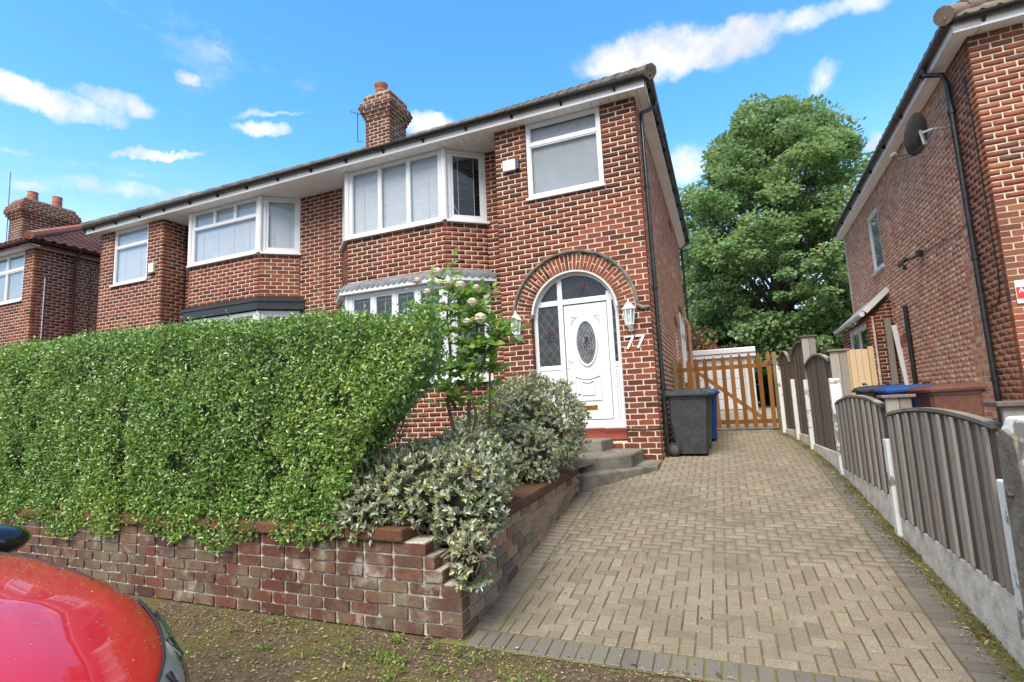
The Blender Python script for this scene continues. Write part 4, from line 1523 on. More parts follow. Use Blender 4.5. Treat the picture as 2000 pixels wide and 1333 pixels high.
window(hL, FA, 0.54, 1.87, 4.93, ZS - 0.004, d=-0.02, cols=(1,), transom=5.92, blind='slats', fw=0.06, sash=0.02)
pl = [(-12.33, 8.72), (-11.6, 8.13), (-9.18, 8.13), (-8.42, 8.72)]
top = [(-12.2, YR), (-11.50, 8.26), (-9.27, 8.26), (-8.60, YR)]
brf = MB()
for a, b_, c_, d_ in zip(pl[:-1], pl[1:], top[:-1], top[1:]):
    brf.strip([[a + (3.98,), b_ + (3.98,)], [c_ + (4.08,), d_ + (4.08,)]])
    F = Fr(a, b_)
    brf.fbox(F, 0, F.L, -0.15, 0.0, 3.93, 3.985)
    brf.fbox(F, 0, F.L, -0.15, -0.03, 3.76, 3.93)
brf.build('bay_roof', 'black_paint', hL)
FEl = Fr((-15.07, 7.95), U=(1, 0))
eaves(hL, FEl, 0.0, 7.205, ZS, 0.2, soff_w=0.86, boards=True)
FEl2 = Fr((-15.07, 17.4), U=(0, -1))
eaves(hL, FEl2, 0.0, 9.45, ZS, 0.2, soff_w=0.3, bstep=1.2, s1=0.885)
hip_roof(hL, -15.15, -7.86, 7.92, 17.5, ZS + 0.135, 33, 'roof_tile_grey', hip_r=False)

# ------------------------------------------------------------------ house at the far left
hF = thing('brick_house', 'brick house at the far left edge with maroon gutter and two chimney pots', 'house', (-17.8, YF, 0.5))
bricks, core, cb = [], MB(), []
ZF = 6.52
n = int((ZF - 0.4) / PI_)
XC = -17.82
FF = Fr((-25.5, YF), U=(1, 0))
wall(FF, cut((0.0, XC + 25.5), [(5.35, 7.2, 5.05, 6.6)]), ZF - n * PI_, n, PI_, LB, bricks, core, thick=0.2, depth=0.115)
FS = Fr((XC, YF), U=(0, 1))
wall(FS, lambda z: [(0.11, 1.0)], ZF - n * PI_, n, PI_, LB, bricks, core, thick=0.2, vis=False)
wall(FS, lambda z: [(1.0, 9.0)], ZF - n * PI_, n, PI_, LB, cb, core, thick=0.2, bond='garden', vis=False)
emit(bricks, 'brick_facing', hF, 0)
emit(cb, 'brick_orange', hF, 0)
core.box(-25.5, -17.9, 17.0, 17.2, 0.4, ZF)
core.build('wall', 'mortar_pink', hF)
window(hF, FF, 5.35, 7.2, 5.05, ZF - .01, d=-0.02, cols=(1, 1), transom=6.0, blind='curtain')
FEf = Fr((-25.8, 7.95), U=(1, 0))
eaves(hF, FEf, 0.0, -17.6 + 25.8, ZF, 0.2, fmat='maroon_plastic', gmat='maroon_plastic', soff_w=0.22)
FEf2 = Fr((-17.6, 7.95), U=(0, 1))
eaves(hF, FEf2, 0.0, 9.4, ZF, 0.2, fmat='maroon_plastic', gmat='maroon_plastic', soff_w=0.22, s0=0.25)
hip_roof(hF, -26, -17.5, 7.86, 17.4, ZF + 0.17, 30, 'roof_tile_red', period=0.26, amp=0.05, hipmat='terracotta', row_h=0.30)
downpipe(hF, [(-17.5, 9.15, ZF + .1), (-17.75, 9.15, ZF - .15), (-17.75, 9.15, 0.8)], mat='maroon_plastic')
MB().tube([(-17.80, 8.45, 5.7), (-17.80, 8.45, 0.8)], 0.012, 5).build('cable', 'cable_white', hF)
MB().tube([(-17.80, 9.6, 6.3), (-17.80, 9.6, 0.8)], 0.012, 5).build('cable', 'cable_black', hF)
ch = chimney(hF, -21.7, -20.9, 9.2, 10.7, 7.3, 9.0, 'brick_chimney', lambda t: [0.0, 0.05, 0.1, 0.12, 0.12, 0.08, 0.04][t] if t < 7 else 0.0, mortar='mortar_pink')
for (yy, hh) in ((9.6, 0.42), (10.3, 0.5)):
    MB().lathe([(0.15, 9.0), (0.14, 9.0 + hh * .6), (0.155, 9.0 + hh * .62), (0.14, 9.0 + hh * .65), (0.14, 9 + hh), (0.15, 9 + hh), (.12, 9 + hh)], (-21.3, yy, 0), 16).build('chimney_pot', 'terracotta', ch, smooth=True)
MB().tube([(-22.0, 9.3, 7.4), (-22.1, 9.3, 10.2)], 0.012, 5).build('aerial', 'dark_metal', ch)

# ------------------------------------------------------------------ neighbouring house on the right
hN = thing('brick_house', 'brick house on the right seen along its flank, with black gutter and downpipe', 'house', (3.65, 8.81, 0.5))
PN, PFar = Vector((3.65, 8.81, 0)), Vector((4.03, 19.0, 0))
FN = Fr(PFar, PN)
LN = FN.L
ZN = 6.36
n = 69
zb = ZN - n * PI_
ns, nf, core = [], [], MB()


def un(y):
    return LN - (y - 8.81) * LN / 10.19


wN = (un(15.85), un(14.75), 4.42, 5.93)
wall(FN, cut((0.0, LN - 0.85), [wN]), zb, n, PI_, LB, ns, core, bond='flemish', thick=0.2, proud=0.003)
wall(FN, lambda z: [(LN - 0.85, LN - 0.11)], zb, n, PI_, LB, nf, core, thick=0.2, phase=1, proud=0.004)
Uf = Vector((FN.N.x, FN.N.y, 0)) * -1
FNf = Fr(PN, U=(Uf.x, Uf.y))
wall(FNf, cut((0.0, 7.0), [(0.62, 2.6, 4.95, 6.6)]), zb, n, PI_, LB, nf, core, thick=0.2, depth=0.105)
emit(ns, 'brick_common', hN, 150)
emit(nf, 'brick_orange', hN, 150)
core.fbox(FN, -0.2, 0.0, -7, 0, zb, ZN)
core.build('wall', 'mortar_pink', hN)
window(hN, FN, wN[0], wN[1], wN[2], wN[3], d=-0.01, blind='curtain', fw=0.08)
window(hN, FNf, 0.62, 2.6, 4.95, ZN - .01, d=-0.02, cols=(1, 1), blind='slats')
FNe = Fr(FN.p(0 - .3, 0.22, 0), FN.p(LN + 0.22, 0.22, 0))
eaves(hN, FNe, 0.0, FNe.L, ZN, 0.2, soff_w=0.3, bstep=1.3)
FNe2 = Fr(FN.p(LN + 0.22, 0.22, 0), U=(Uf.x, Uf.y))
eaves(hN, FNe2, 0.0, 7.3, ZN, 0.2, soff_w=0.3, s0=0.335)
# its roof, laid along the turned walls
rm = MB()
tp = math.tan(math.radians(33))
c00 = Vector(FN.p(LN + 0.32, 0.32, ZN + .17))
c01 = Vector(FN.p(-0.4, 0.32, ZN + .17))
for (o, U, V, length, l) in ((c00, Uf, -Vector((Uf.y, -Uf.x, 0)), 7.5, 0), (c00, -Vector((Uf.y, -Uf.x, 0)), Uf, (c01 - c00).length, 1)):
    for k in range(14):
        r0, r1 = 4.9 * k / 14, 4.9 * (k + 1) / 14
        rr = []
        for rv, lift in ((r0, .03), (r1, 0.0)):
            a = rv
            n = 160
            rr.append([tuple(o + U * (a + (length - rv - a if l else length - a) * i / n) + V * rv + Vector((0, 0, rv * tp + lift + .025 * max(0, math.sin(i * 1.57))))) for i in range(n + 1)])
        rm.strip([[(q[0], q[1], q[2] - .04) for q in rr[0]]] + rr)
roofN = rm.build('roof', 'roof_tile_old', hN, recalc=False)
apex = c00 + Uf * 4.9 - Vector((Uf.y, -Uf.x, 0)) * 4.9 + Vector((0, 0, 4.9 * tp))
for i in range(16):
    p0, p1 = c00.lerp(apex, i / 16), c00.lerp(apex, (i + 1.08) / 16)
    MB().tube([p0 + Vector((0, 0, .05)), p1 + Vector((0, 0, .03))], [0.13, 0.115], 10).build('ridge_tile', 'roof_tile_old', roofN, smooth=True)
ud = un(9.5)
downpipe(hN, [FN.p(ud - .12, .28, ZN + .1), FN.p(ud - .12, .28, ZN - .02), FN.p(ud - .02, .10, ZN - .12), FN.p(ud, .06, ZN - .3), FN.p(ud, .06, 0.6)], r=0.04, clips=[FN.p(ud, .06, 5.6), FN.p(ud, .06, 3.3), FN.p(ud, .06, 1.5)])
up = un(13.38)
downpipe(hN, [FN.p(up, .05, 3.2), FN.p(up, .05, 0.9)], r=0.045)
# wires on the wall
cb_ = MB()
cb_.tube([FN.p(un(9.05), .01, 5.9), FN.p(un(9.0), .012, 5.0), FN.p(un(9.02), .01, 4.0), FN.p(un(9.0), .012, 3.0), FN.p(un(9.05), .012, 2.65), FN.p(un(9.2), .012, 2.52), FN.p(un(9.45), .012, 2.5)], 0.008, 5)
cb_.tube([FN.p(un(9.6), .01, 3.9), FN.p(un(10.3), .012, 3.85), FN.p(un(11.2), .01, 3.95), FN.p(un(11.9), .012, 3.98)], 0.006, 5)
cb_.tube([FN.p(un(9.62), .01, 3.9), FN.p(un(9.63), .012, 3.55), FN.p(un(9.52), .012, 3.5)], 0.006, 5)
cb_.tube([FN.p(un(9.7), .01, 5.2), FN.p(un(9.66), .012, 4.5), FN.p(un(9.55), .012, 4.35)], 0.006, 5)
cb_.build('cable', 'cable_black', hN)
ob_ = []
for i in range(10):                                 # segmental arch of the walled-up doorway
    t = (i - 4.5) / 4.5
    uu = un(13.9) + t * 0.5
    ob_.append(Brick(FN.p(uu, 0.006, 2.55 - 0.13 * t * t), Vector((0, 0, 1)) + FN.U * t * 0.35, -FN.N, -FN.U + Vector((0, 0, 1)) * t * .35, 0.22, 0.05, 0.085, False))
emit(ob_, 'brick_orange', hN, 12, name='arch_brick')
# lean-to with window
ext = MB()
xw = 0.46
ye0, ye1 = 14.75, 18.6
FX = Fr(FN.p(un(ye1), xw, 0), FN.p(un(ye0), xw, 0))
FXf = Fr(FN.p(un(ye0), xw, 0), FN.p(un(ye0), 0, 0))
eb = []
wall(FX, cut((0.0, FX.L), [(1.1, FX.L - 0.35, 2.15, 3.1)]), 0.5, 31, PI_, LB, eb, ext, thick=0.1, vis=False)


def lean(z):
    return [(0.11, FXf.L)] if z < 3.2 else [(0.11 + (z - 3.2) * .8, FXf.L)]


wall(FXf, lean, 0.5, 37, PI_, LB, eb, ext, thick=0.1)
emit(eb, 'brick_facing', hN, 0)
ext.build('lean_to_wall', 'mortar_pink', hN)
window(hN, FX, 1.1, FX.L - 0.35, 2.15, 3.1, d=-0.02, cols=(1, 1), blind=None, fw=0.09)
lr = MB()
a0, a1, b0, b1 = FX.p(-.2, 0.10, 3.30), FX.p(FX.L + .06, 0.10, 3.30), FN.p(un(ye1) - .2, 0, 3.80), FN.p(un(ye0) + .06, 0, 3.80)
lr.add([a0, a1, b1, b0] + [(q[0], q[1], q[2] + .06) for q in (a0, a1, b1, b0)], [(0, 1, 2, 3), (7, 6, 5, 4), (0, 4, 5, 1), (1, 5, 6, 2), (2, 6, 7, 3), (3, 7, 4, 0)])
lr.build('lean_to_roof', 'white_pvc', hN)
MB().tube([FX.p(-.2, 0.14, 3.27), FX.p(FX.L + .06, 0.14, 3.27)], 0.06, 10).build('gutter', 'white_pvc', hN, smooth=True)
MB().bar(FX.p(FX.L + .08, 0.08, 3.33), FN.p(un(ye0) + .08, 0.01, 3.83), 0.03, 0.13).build('barge_board', 'white_pvc', hN)

# ------------------------------------------------------------------ garden wall, soil, steps
gwall = thing('garden_wall', 'low weathered brick garden wall under the hedge, turning up beside the drive', 'wall', (WX0, WY0, 0))
gb, gs, core = [], [], MB()
PG, LG = 0.080, 0.232
FG = Fr((-8.6, WY0), (WX0, WY0))
random.seed(5)
for k in range(7):
    step = 0.012 if k == 0 else 0.0
    wall(FG, lambda z: [(0.0, FG.L - (0.0 if k < 4 else 0.13 + 0.06 * (k - 4)))], 0.0 + k * PG, 1, PG, LG, gb, core, bond='garden', thick=0.2, proud=0.008, depth=0.1, phase=(2 if k == 5 else (k % 2)), joint=0.0145)
FG2 = Fr((WX0, WY0), (WX1, WY1))
wall(FG2, lambda z: [(0.11 if z < 0.30 else 0.22, FG2.L)], 0.0, 7, PG, LG, gs, core, bond='stretcher', thick=0.2, proud=0.006, depth=0.1, joint=0.013)
for b_ in gb + gs:
    b_.c = b_.c - b_.Y * (0.003 + abs(random.gauss(0, 0.003)))
emit(gb, 'brick_garden', gwall, 210)
emit(gs, 'brick_sidewall', gwall, 90)
core.build('wall_core', 'mortar_old', gwall)
x = -8.6
i = 0
while x < WX0 - 0.5:
    l = 0.44 + random.uniform(-.03, .03)
    MB().box(x + .004, x + l - .004, WY0 - 0.03, WY0 + 0.22, 0.562, 0.645).build('coping', 'coping_tile', gwall, bevel=0.012)
    x += l
    i += 1
u = 0.3
while u < FG2.L - 0.3:
    l = 0.44 + random.uniform(-.03, .03)
    MB().fbox(FG2, u + .004, u + l - .004, -0.22, 0.03, 0.565, 0.65).build('coping', 'coping_tile', gwall, bevel=0.012)
    u += l
MB().strip([[(x, y, z) for x in (-15, -8, -4, -1.8 if y < 7 else -1.2)] for y, z in ((WY0 + .2, .5), (4.5, .52), (6.4, .60), (8.3, .66))]).build('garden_soil', 'soil', kind='structure')

steps = thing('stone_steps', 'grey stone steps rising from the drive to the front door', 'steps', (-1.6, 7.2, 0.4))
for (poly, z0, z1) in (([(-1.70, 6.40), (-0.93, 7.50), (-0.935, 8.15), (-3.0, 8.15), (-3.0, 6.40)], 0.2, 0.525),
                       ([(-1.76, 6.74), (-1.23, 7.20), (-1.20, 8.16), (-3.0, 8.16), (-3.0, 6.74)], 0.5, 0.70),
                       ([(-2.9, 7.35), (-1.72, 7.62), (-1.66, 8.16), (-2.9, 8.16)], 0.68, 0.865)):
    MB().prism([(x, y, z0) for x, y in poly], (0, 0, z1 - z0)).build('step', 'stone_step', steps, bevel=0.022)

# ------------------------------------------------------------------ gate pillar and fence
pil = thing('gate_pillar', 'squat concrete pillar with flaking white paint at the right edge of the drive', 'pillar', (1.3, 2.75, 0))
pm = MB()
rows_ = []
for k in range(15):
    z = -0.05 + 1.32 * k / 14
    e = 0.0 if z < 1.22 else 0.03
    ring = [(1.08 + e, 2.62 + e), (1.25, 2.60 + e), (1.5, 2.61 + e), (1.5, 2.9 - e), (1.25, 2.91 - e), (1.08 + e, 2.9 - e), (1.075 + e, 2.76)]
    rows_.append([(x + random.uniform(-.006, .006), y + random.uniform(-.006, .006), z) for x, y in ring])
pm.strip(rows_, close=True)
pm.f.append(tuple(range(14 * 7, 15 * 7)))
body = pm.build('shaft', 'flaking_paint', pil, bevel=0.012)
MB().prism([(1.069, 2.64, 0), (1.069, 2.895, 0), (1.069, 2.89, 1.20), (1.069, 2.82, 1.22), (1.069, 2.74, 1.19), (1.069, 2.72, 1.05), (1.069, 2.69, .8), (1.069, 2.68, .4)], (0.03, 0, 0)).build('bare_side', 'concrete_dark', pil, bevel=0.006)
MB().tube([(1.05, 2.82, .95), (1.085, 2.82, .95)], 0.012, 8).build('bolt', 'dark_metal', pil)

random.seed(21)
POSTS = [(1.245, 3.24), (1.26, 5.25), (1.25, 7.30), (1.18, 8.93), (1.10, 9.78), (0.97, 10.5)]
POST_TOP = [(0.95, 1.30), (1.0, 1.34), (1.58, 1.90), (1.62, 2.26), (1.66, 2.16), (2.0, 2.16)]
PW = ['at the street end beside the squat pillar', 'second from the street between the two low ribbed panels', 'third from the street, where the fence steps up', 'tall capped one, fourth from the street',
      'fifth from the street with a slim brown top', 'last before the picket gate']
for i, ((px_, py_), (zc, zt)) in enumerate(zip(POSTS, POST_TOP)):
    t = thing('fence_post', 'white-footed fence post, ' + PW[i], 'post', (px_, py_, gz(py_)), group='posts of the drive fence')
    MB().box(px_ - .055, px_ + .055, py_ - .05, py_ + .05, gz(py_) - .15, zc).build('concrete_spur', 'flaking_paint', t, bevel=0.008)
    if i < 5:
        tw = MB()
        tw.box(px_ - .02, px_ + .075, py_ - .048, py_ - .02, zc - .4, zt)
        tw.box(px_ + .078, px_ + .16, py_ - .05, py_ + .05, 0.4, zt)
        tw.build('timber', 'fence_wood_pale' if i != 4 else 'fence_wood', t, bevel=0.004)
        MB().box(px_ - .05, px_ + .19, py_ - .075, py_ + .075, zt, zt + .025).build('cap', 'fence_wood', t, bevel=0.005)
PANELS = [(0, 1.20, 1.265, .39, True, 'low arched fence panel of ribbed grey boards nearest the street'),
          (1, 1.27, 1.36, .52, True, 'low arched fence panel of ribbed grey boards, second from the street'),
          (2, 1.80, 1.93, .68, False, 'tall weathered arched fence panel with pale scuffs, where the fence steps up'),
          (3, 1.98, 2.22, .78, False, 'narrow tall fence panel with a steep arched top, nearest the picket gate but one'),
          (4, 1.95, 2.16, .82, False, 'narrow dark fence panel with arched top next to the picket gate')]
for (i, zs_, zp, zb_, ribs, lab) in PANELS:
    a, b_ = POSTS[i], POSTS[i + 1]
    t = thing('fence', lab, 'fence', (a[0], (a[1] + b_[1]) / 2, gz(a[1])), group='panels of the drive fence')
    F = Fr(b_, a)                     # faces the drive
    L = F.L
    u = 0.06
    bw = 0.10
    n = int((L - 0.12) / bw)
    bw = (L - 0.12) / n

    def ztop(u):
        s = (u - 0.06) / (L - 0.12)
        if i in (3,):
            return zs_ + (zp - zs_) * math.sin(math.pi * min(1, max(0, (s * .62)))) ** .8
        return zs_ + (zp - zs_) * math.sin(math.pi * min(1, max(0, s))) ** .8
    for k in range(n):
        u0, u1 = 0.06 + k * bw, 0.06 + (k + 1) * bw
        d0 = 0.012 if (k % 2 and ribs) else (0.006 if k % 2 else 0.0)
        q = MB()
        lap = -0.012
        d1 = d0 + (0.014 if ribs else 0.005)
        zt0, zt1 = ztop(u0) - .012, ztop(u1 - lap) - .012
        q.hexa([F.p(u0, d1, zb_), F.p(u1 - .004, d0 + .004, zb_), F.p(u1 - .004, d0 - .006, zb_), F.p(u0, d0 - .006, zb_),
                F.p(u0, d1, zt0), F.p(u1 - .004, d0 + .004, zt1), F.p(u1 - .004, d0 - .006, zt1), F.p(u0, d0 - .006, zt0)])
        q.build('slat', 'fence_wood', t)
        if ribs:
            MB().fbox(F, u0 + .005, u0 + .04, d1 - .002, d1 + .016, zb_ + .005, zt0 - .01).build('rib', 'fence_wood_mid', t, bevel=0.003)
    cp = MB()
    pts = [F.p(0.06 + (L - .12) * k / 16, 0.012, ztop(0.06 + (L - .12) * k / 16) + .002) for k in range(17)]
    for p0, p1 in zip(pts[:-1], pts[1:]):
        cp.bar(p0, p1, 0.05, 0.022)
    cp.build('cap', 'fence_wood_pale', t)
    g0, g1 = gz(b_[1]) - .12, gz(a[1]) - .12
    MB().hexa([F.p(.05, .025, g0), F.p(L - .05, .025, g1), F.p(L - .05, -.025, g1), F.p(.05, -.025, g0), F.p(.05, .025, zb_ - .004), F.p(L - .05, .025, zb_ - .004), F.p(L - .05, -.025, zb_ - .004), F.p(.05, -.025, zb_ - .004)]).build('gravel_board', 'concrete', t, bevel=0.006)

# ------------------------------------------------------------------ picket gate
gate = thing('picket_gate', 'orange-brown timber picket gate with pointed pales across the end of the drive', 'gate', (0, 10.83, gz(10.83)))
FGt = Fr((-0.9, 10.83), U=(1, 0))
for k in range(11):
    u = -0.77 + .9 + k * 0.1592
    if k > 0 and False:
        continue
    zt = 2.19 + 0.075 * (k / 11)
    lean_ = random.gauss(0, .006)
    MB().prism([F_ for F_ in (FGt.p(u - .038, 0, 0.83), FGt.p(u + .038, 0, 0.83), FGt.p(u + .038 + lean_, 0, zt - .075), FGt.p(u + lean_, 0, zt), FGt.p(u - .038 + lean_, 0, zt - .075))], FGt.N * 0.02).build('pale', 'gate_wood', gate, bevel=0.003)
MB().fbox(FGt, 0.08, 1.80, -0.045, -0.003, 1.95, 2.03).build('rail', 'gate_wood', gate, bevel=0.004)
MB().fbox(FGt, 0.08, 1.80, -0.045, -0.003, 0.90, 0.98).build('rail', 'gate_wood', gate, bevel=0.004)
MB().bar(FGt.p(.46, -.026, 1.92), FGt.p(1.56, -.026, 0.98), 0.07, 0.04, up=(0, 1, 0)).build('brace', 'gate_wood', gate)
MB().fbox(FGt, 1.79, 1.87, -0.09, 0.02, 0.7, 2.22).build('gate_post', 'post_wood', gate, bevel=0.006)
MB().fbox(FGt, 0.0, 0.08, -0.09, 0.02, 0.7, 2.2).build('gate_post', 'post_wood', gate, bevel=0.006)
lt = MB()
lt.fbox(FGt, 1.70, 1.80, 0.021, 0.035, 1.99, 2.03)
lt.tube([FGt.p(1.73, .03, 2.02), FGt.p(1.73, .06, 2.05), FGt.p(1.77, .03, 2.05)], 0.006, 6)
lt.build('latch', 'dark_metal', gate)

# white garage behind the gate
gar = thing('garage', 'low white garage with panelled door behind the picket gate', 'garage', (0.1, 16.5, 1.0))
FGa = Fr((-0.85, 16.5), U=(1, 0))
MB().fbox(FGa, 0, 1.72, -5, -0.05, 0.9, 2.6).build('walls', 'render_white', gar)
for k in range(5):
    MB().fbox(FGa, 0.15, 1.45, -0.045, -0.01, 1.06 + k * .295, 1.06 + k * .295 + .285).build('door_panel', 'white_pvc', gar, bevel=0.012)
fr_ = MB()
fr_.fbox(FGa, 0.0, 0.14, -0.05, 0.0, 1.0, 2.55)
fr_.fbox(FGa, 1.46, 1.56, -0.05, 0.0, 1.0, 2.55)
fr_.fbox(FGa, 1.62, 1.72, -0.05, 0.0, 1.0, 2.55)
fr_.build('door_frame', 'grey_frame', gar)
MB().fbox(FGa, -.1, 1.8, -5.2, 0.12, 2.57, 2.68).build('fascia', 'white_pvc', gar, bevel=0.01)
MB().fbox(FGa, -.1, 1.8, -5.2, 0.16, 2.685, 2.84).build('roof', 'white_pvc', gar, bevel=0.02)

# ------------------------------------------------------------------ wheelie bins
def bin_(loc, rot, mat, label, lidmat=None, H=1.0, W=0.48, D=0.56, group=None):
    t = thing('wheelie_bin', label, 'bin', loc, group=group)
    M = Matrix.Translation(loc) @ Matrix.Rotation(rot, 4, 'Z')

    def T(q):
        return tuple(M @ Vector(q))
    z1 = H * 0.90
    b_ = MB()
    rows_ = []
    for z, fx, fy in ((0.03, .80, .82), (0.08, .82, .83), (z1 * .6, .93, .93), (z1 - .05, 1, 1), (z1 - .045, 1.05, 1.05), (z1, 1.05, 1.05)):
        x0, x1, yy = -D * .46 + (0.06 if z < .25 else 0.0), D * .5 * fx, W * .5 * fy
        c = 0.03
        rows_.append([T(q) for q in ((x0 + c, -yy, z), (x1 - c, -yy, z), (x1, -yy + c, z), (x1, yy - c, z), (x1 - c, yy, z), (x0 + c, yy, z), (x0, yy - c, z), (x0, -yy + c, z))])
    b_.strip(rows_, close=True)
    b_.f.append(tuple(range(7, -1, -1)))
    b_.f.append(tuple(range(40, 48)))
    b_.build('body', mat, t, smooth=True)
    l_ = MB()
    rows_ = []
    for z, e in ((z1 + .004, .035), (z1 + .03, .04), (z1 + .065, .01), (z1 + .085, -.06)):
        x0, x1, yy = -D * .5 - e * .6, D * .53 + e, W * .525 + e
        rows_.append([T(q) for q in ((x0 + .03, -yy, z), (x1 - .04, -yy, z - .012), (x1, -yy + .04, z - .015), (x1, yy - .04, z - .015), (x1 - .04, yy, z - .012), (x0 + .03, yy, z), (x0, yy - .03, z), (x0, -yy + .03, z))])
    l_.strip(rows_, close=True)
    l_.f.append(tuple(range(24, 32)))
    l_.f.append(tuple(range(7, -1, -1)))
    lid = l_.build('lid', lidmat or mat, t, smooth=True)
    MB().tube([T((D * .30, -.12, z1 + .085)), T((D * .34, -.12, z1 + .105)), T((D * .34, .12, z1 + .105)), T((D * .30, .12, z1 + .085))], 0.012, 6).build('lid_grip', lidmat or mat, lid)
    MB().tube([T((-D * .47, -W * .42, z1 - .03)), T((-D * .47 - .07, -W * .42, z1 + .0)), T((-D * .47 - .07, W * .42, z1 + .0)), T((-D * .47, W * .42, z1 - .03))], 0.014, 8).build('handle', mat, t, smooth=True)
    R_ = M.to_3x3() @ Matrix.Rotation(math.pi / 2, 3, 'X')
    for s in (-1, 1):
        w_ = MB().lathe([(.02, -.025), (.085, -.025), (.10, -.018), (.10, .018), (.085, .025), (.02, .025)], T((-D * .40, s * W * .46, .10)), 20, R_).build('wheel', 'rubber', t, smooth=True)
        MB().lathe([(.0, -.028), (.055, -.029), (.06, -.027), (.06, .027), (.055, .029), (0.0, .028)], T((-D * .40, s * W * .46, .10)), 16, R_).build('hub', 'dark_metal', w_, smooth=True)
    MB().tube([T((-D * .40, -W * .46, .10)), T((-D * .40, W * .46, .10))], 0.012, 8).build('axle', 'steel', t)
    return t


bin_((-0.53, 8.60, gz(8.5)), 0.0, 'bin_black', 'dark grey wheelie bin beside the black downpipe at the house corner', D=.60, W=.52)
bin_((-0.50, 9.20, gz(9.15)), 0.0, 'bin_green', 'green wheelie bin squeezed between the dark grey and the blue bin by the house', D=.60, W=.52, H=.95)
bin_((-0.42, 9.82, gz(9.8)), 0.0, 'bin_blue', 'blue wheelie bin behind the dark grey one, nearest the picket gate', D=.60, W=.52, H=.90)
bin_((1.98, 8.5, .46), 3.05, 'bin_black', 'black wheelie bin behind the low fence, left of the blue one', H=1.05, D=.5, W=.44)
bin_((2.13, 7.98, .43), 3.1, 'bin_blue', 'blue wheelie bin behind the low fence, between a black and a brown one', H=1.06, D=.48, W=.44)
bin_((2.37, 7.42, .41), 3.2, 'bin_brown', 'brown wheelie bin standing against the neighbouring brick house', H=1.07, D=.5, W=.5)

# things leaning by the neighbour's wall
sp_ = thing('yard_gate', 'pale new timber gate beyond the fence in front of the lean-to', 'gate', (2.25, 10.9, 0.8))
FY = Fr((2.06, 10.9), (2.50, 10.9))
for k in range(4):
    MB().fbox(FY, k * .095, k * .095 + .091, -0.02, 0.0, 0.9, 2.17 - .004 * k).build('board', 'new_wood', sp_, bevel=0.002)
MB().fbox(FY, 0.385, 0.47, -0.06, 0.0, 0.8, 2.2).build('gate_post', 'new_wood', sp_, bevel=0.004)
o = MB().bar((3.70, 14.5, 1.0), (3.74, 14.62, 3.08), 0.12, 0.05, up=(0, 1, 0)).build('timber_post', 'fence_wood_pale', bevel=0.004)
tag(o, 'grey weathered timber standing upright against the lean-to wall', 'timber')
o = MB().bar((3.84, 14.0, 0.95), (3.80, 14.4, 2.9), 0.10, 0.04, up=(0, 1, 0)).build('white_plank', 'white_pvc', bevel=0.004)
tag(o, 'white plank leaning beside the weathered timber by the lean-to', 'plank')

# ------------------------------------------------------------------ fittings on the walls
def lantern(x, z, label):
    t = thing('wall_lantern', label, 'lamp', (x, YF - .13, z), group='porch lanterns')
    c = (x, YF - 0.13, z)
    MB().lathe([(.045, .10), (.075, .11), (.105, .115), (.10, .135), (.07, .17), (.035, .215), (.015, .235), (.012, .26), (.004, .285)], c, 6).build('roof', 'white_metal', t)
    MB().lathe([(.012, -.185), (.03, -.165), (.03, -.155), (.05, -.145), (.065, -.125), (.06, -.115)], c, 6).build('base', 'white_metal', t)
    ca = MB()
    for k in range(6):
        a = 2 * math.pi * k / 6
        ca.bar((c[0] + .06 * math.cos(a), c[1] + .06 * math.sin(a), z - .12), (c[0] + .088 * math.cos(a), c[1] + .088 * math.sin(a), z + .115), 0.011)
    ca.build('cage', 'white_metal', t)
    for k in range(6):
        a, b_ = 2 * math.pi * k / 6, 2 * math.pi * (k + 1) / 6
        MB().add([(c[0] + .058 * math.cos(a), c[1] + .058 * math.sin(a), z - .118), (c[0] + .058 * math.cos(b_), c[1] + .058 * math.sin(b_), z - .118), (c[0] + .085 * math.cos(b_), c[1] + .085 * math.sin(b_), z + .112), (c[0] + .085 * math.cos(a), c[1] + .085 * math.sin(a), z + .112)], [(0, 1, 2, 3)]).build('pane', 'lamp_glass', t)
    MB().lathe([(.014, -.115), (.014, -.06), (.028, -.04), (.032, 0), (.02, .035), (.004, .05)], c, 12).build('bulb', 'sign_white', t, smooth=True)
    br = MB()
    br.tube([(x, YF - .13, z - .15), (x, YF - .10, z - .20), (x, YF - .03, z - .17)], 0.010, 8)
    br.box(x - .035, x + .035, YF - .028, YF - .004, z - .22, z - .06)
    br.build('bracket', 'white_metal', t)


lantern(-3.15, 2.74, 'white six-sided wall lantern left of the porch arch')
lantern(-1.255, 2.72, 'white six-sided wall lantern right of the porch arch, above the house number')
for (x, z, z2, lab, lr_) in ((-3.15, 5.66, 0.2, 'cream and navy alarm box beside the upper porch window', 1), (-12.68, 5.13, .3, 'cream and navy alarm box on the adjoining house at left', 0)):
    t = thing('alarm_box', lab, 'alarm box', (x, YF, z - .1))
    if lr_:
        MB().box(x - .14, x + .10, YF - .07, YF - .006, z - .10, z + .10).build('case', 'cream_box', t, bevel=0.012)
        MB().box(x + .102, x + .165, YF - .065, YF - .006, z - .10, z + .10).build('strobe', 'navy_plastic', t, bevel=0.014)
    else:
        MB().box(x - .09, x + .09, YF - .07, YF - .006, z - .08, z + .15).build('case', 'cream_box', t, bevel=0.012)
        MB().box(x - .08, x + .08, YF - .065, YF - .006, z - .12, z - .082).build('strobe', 'navy_plastic', t, bevel=0.012)
num = thing('house_number', 'white metal house number 77 on the brick pier right of the door', 'house number', (-1.19, YF - .012, 2.33))
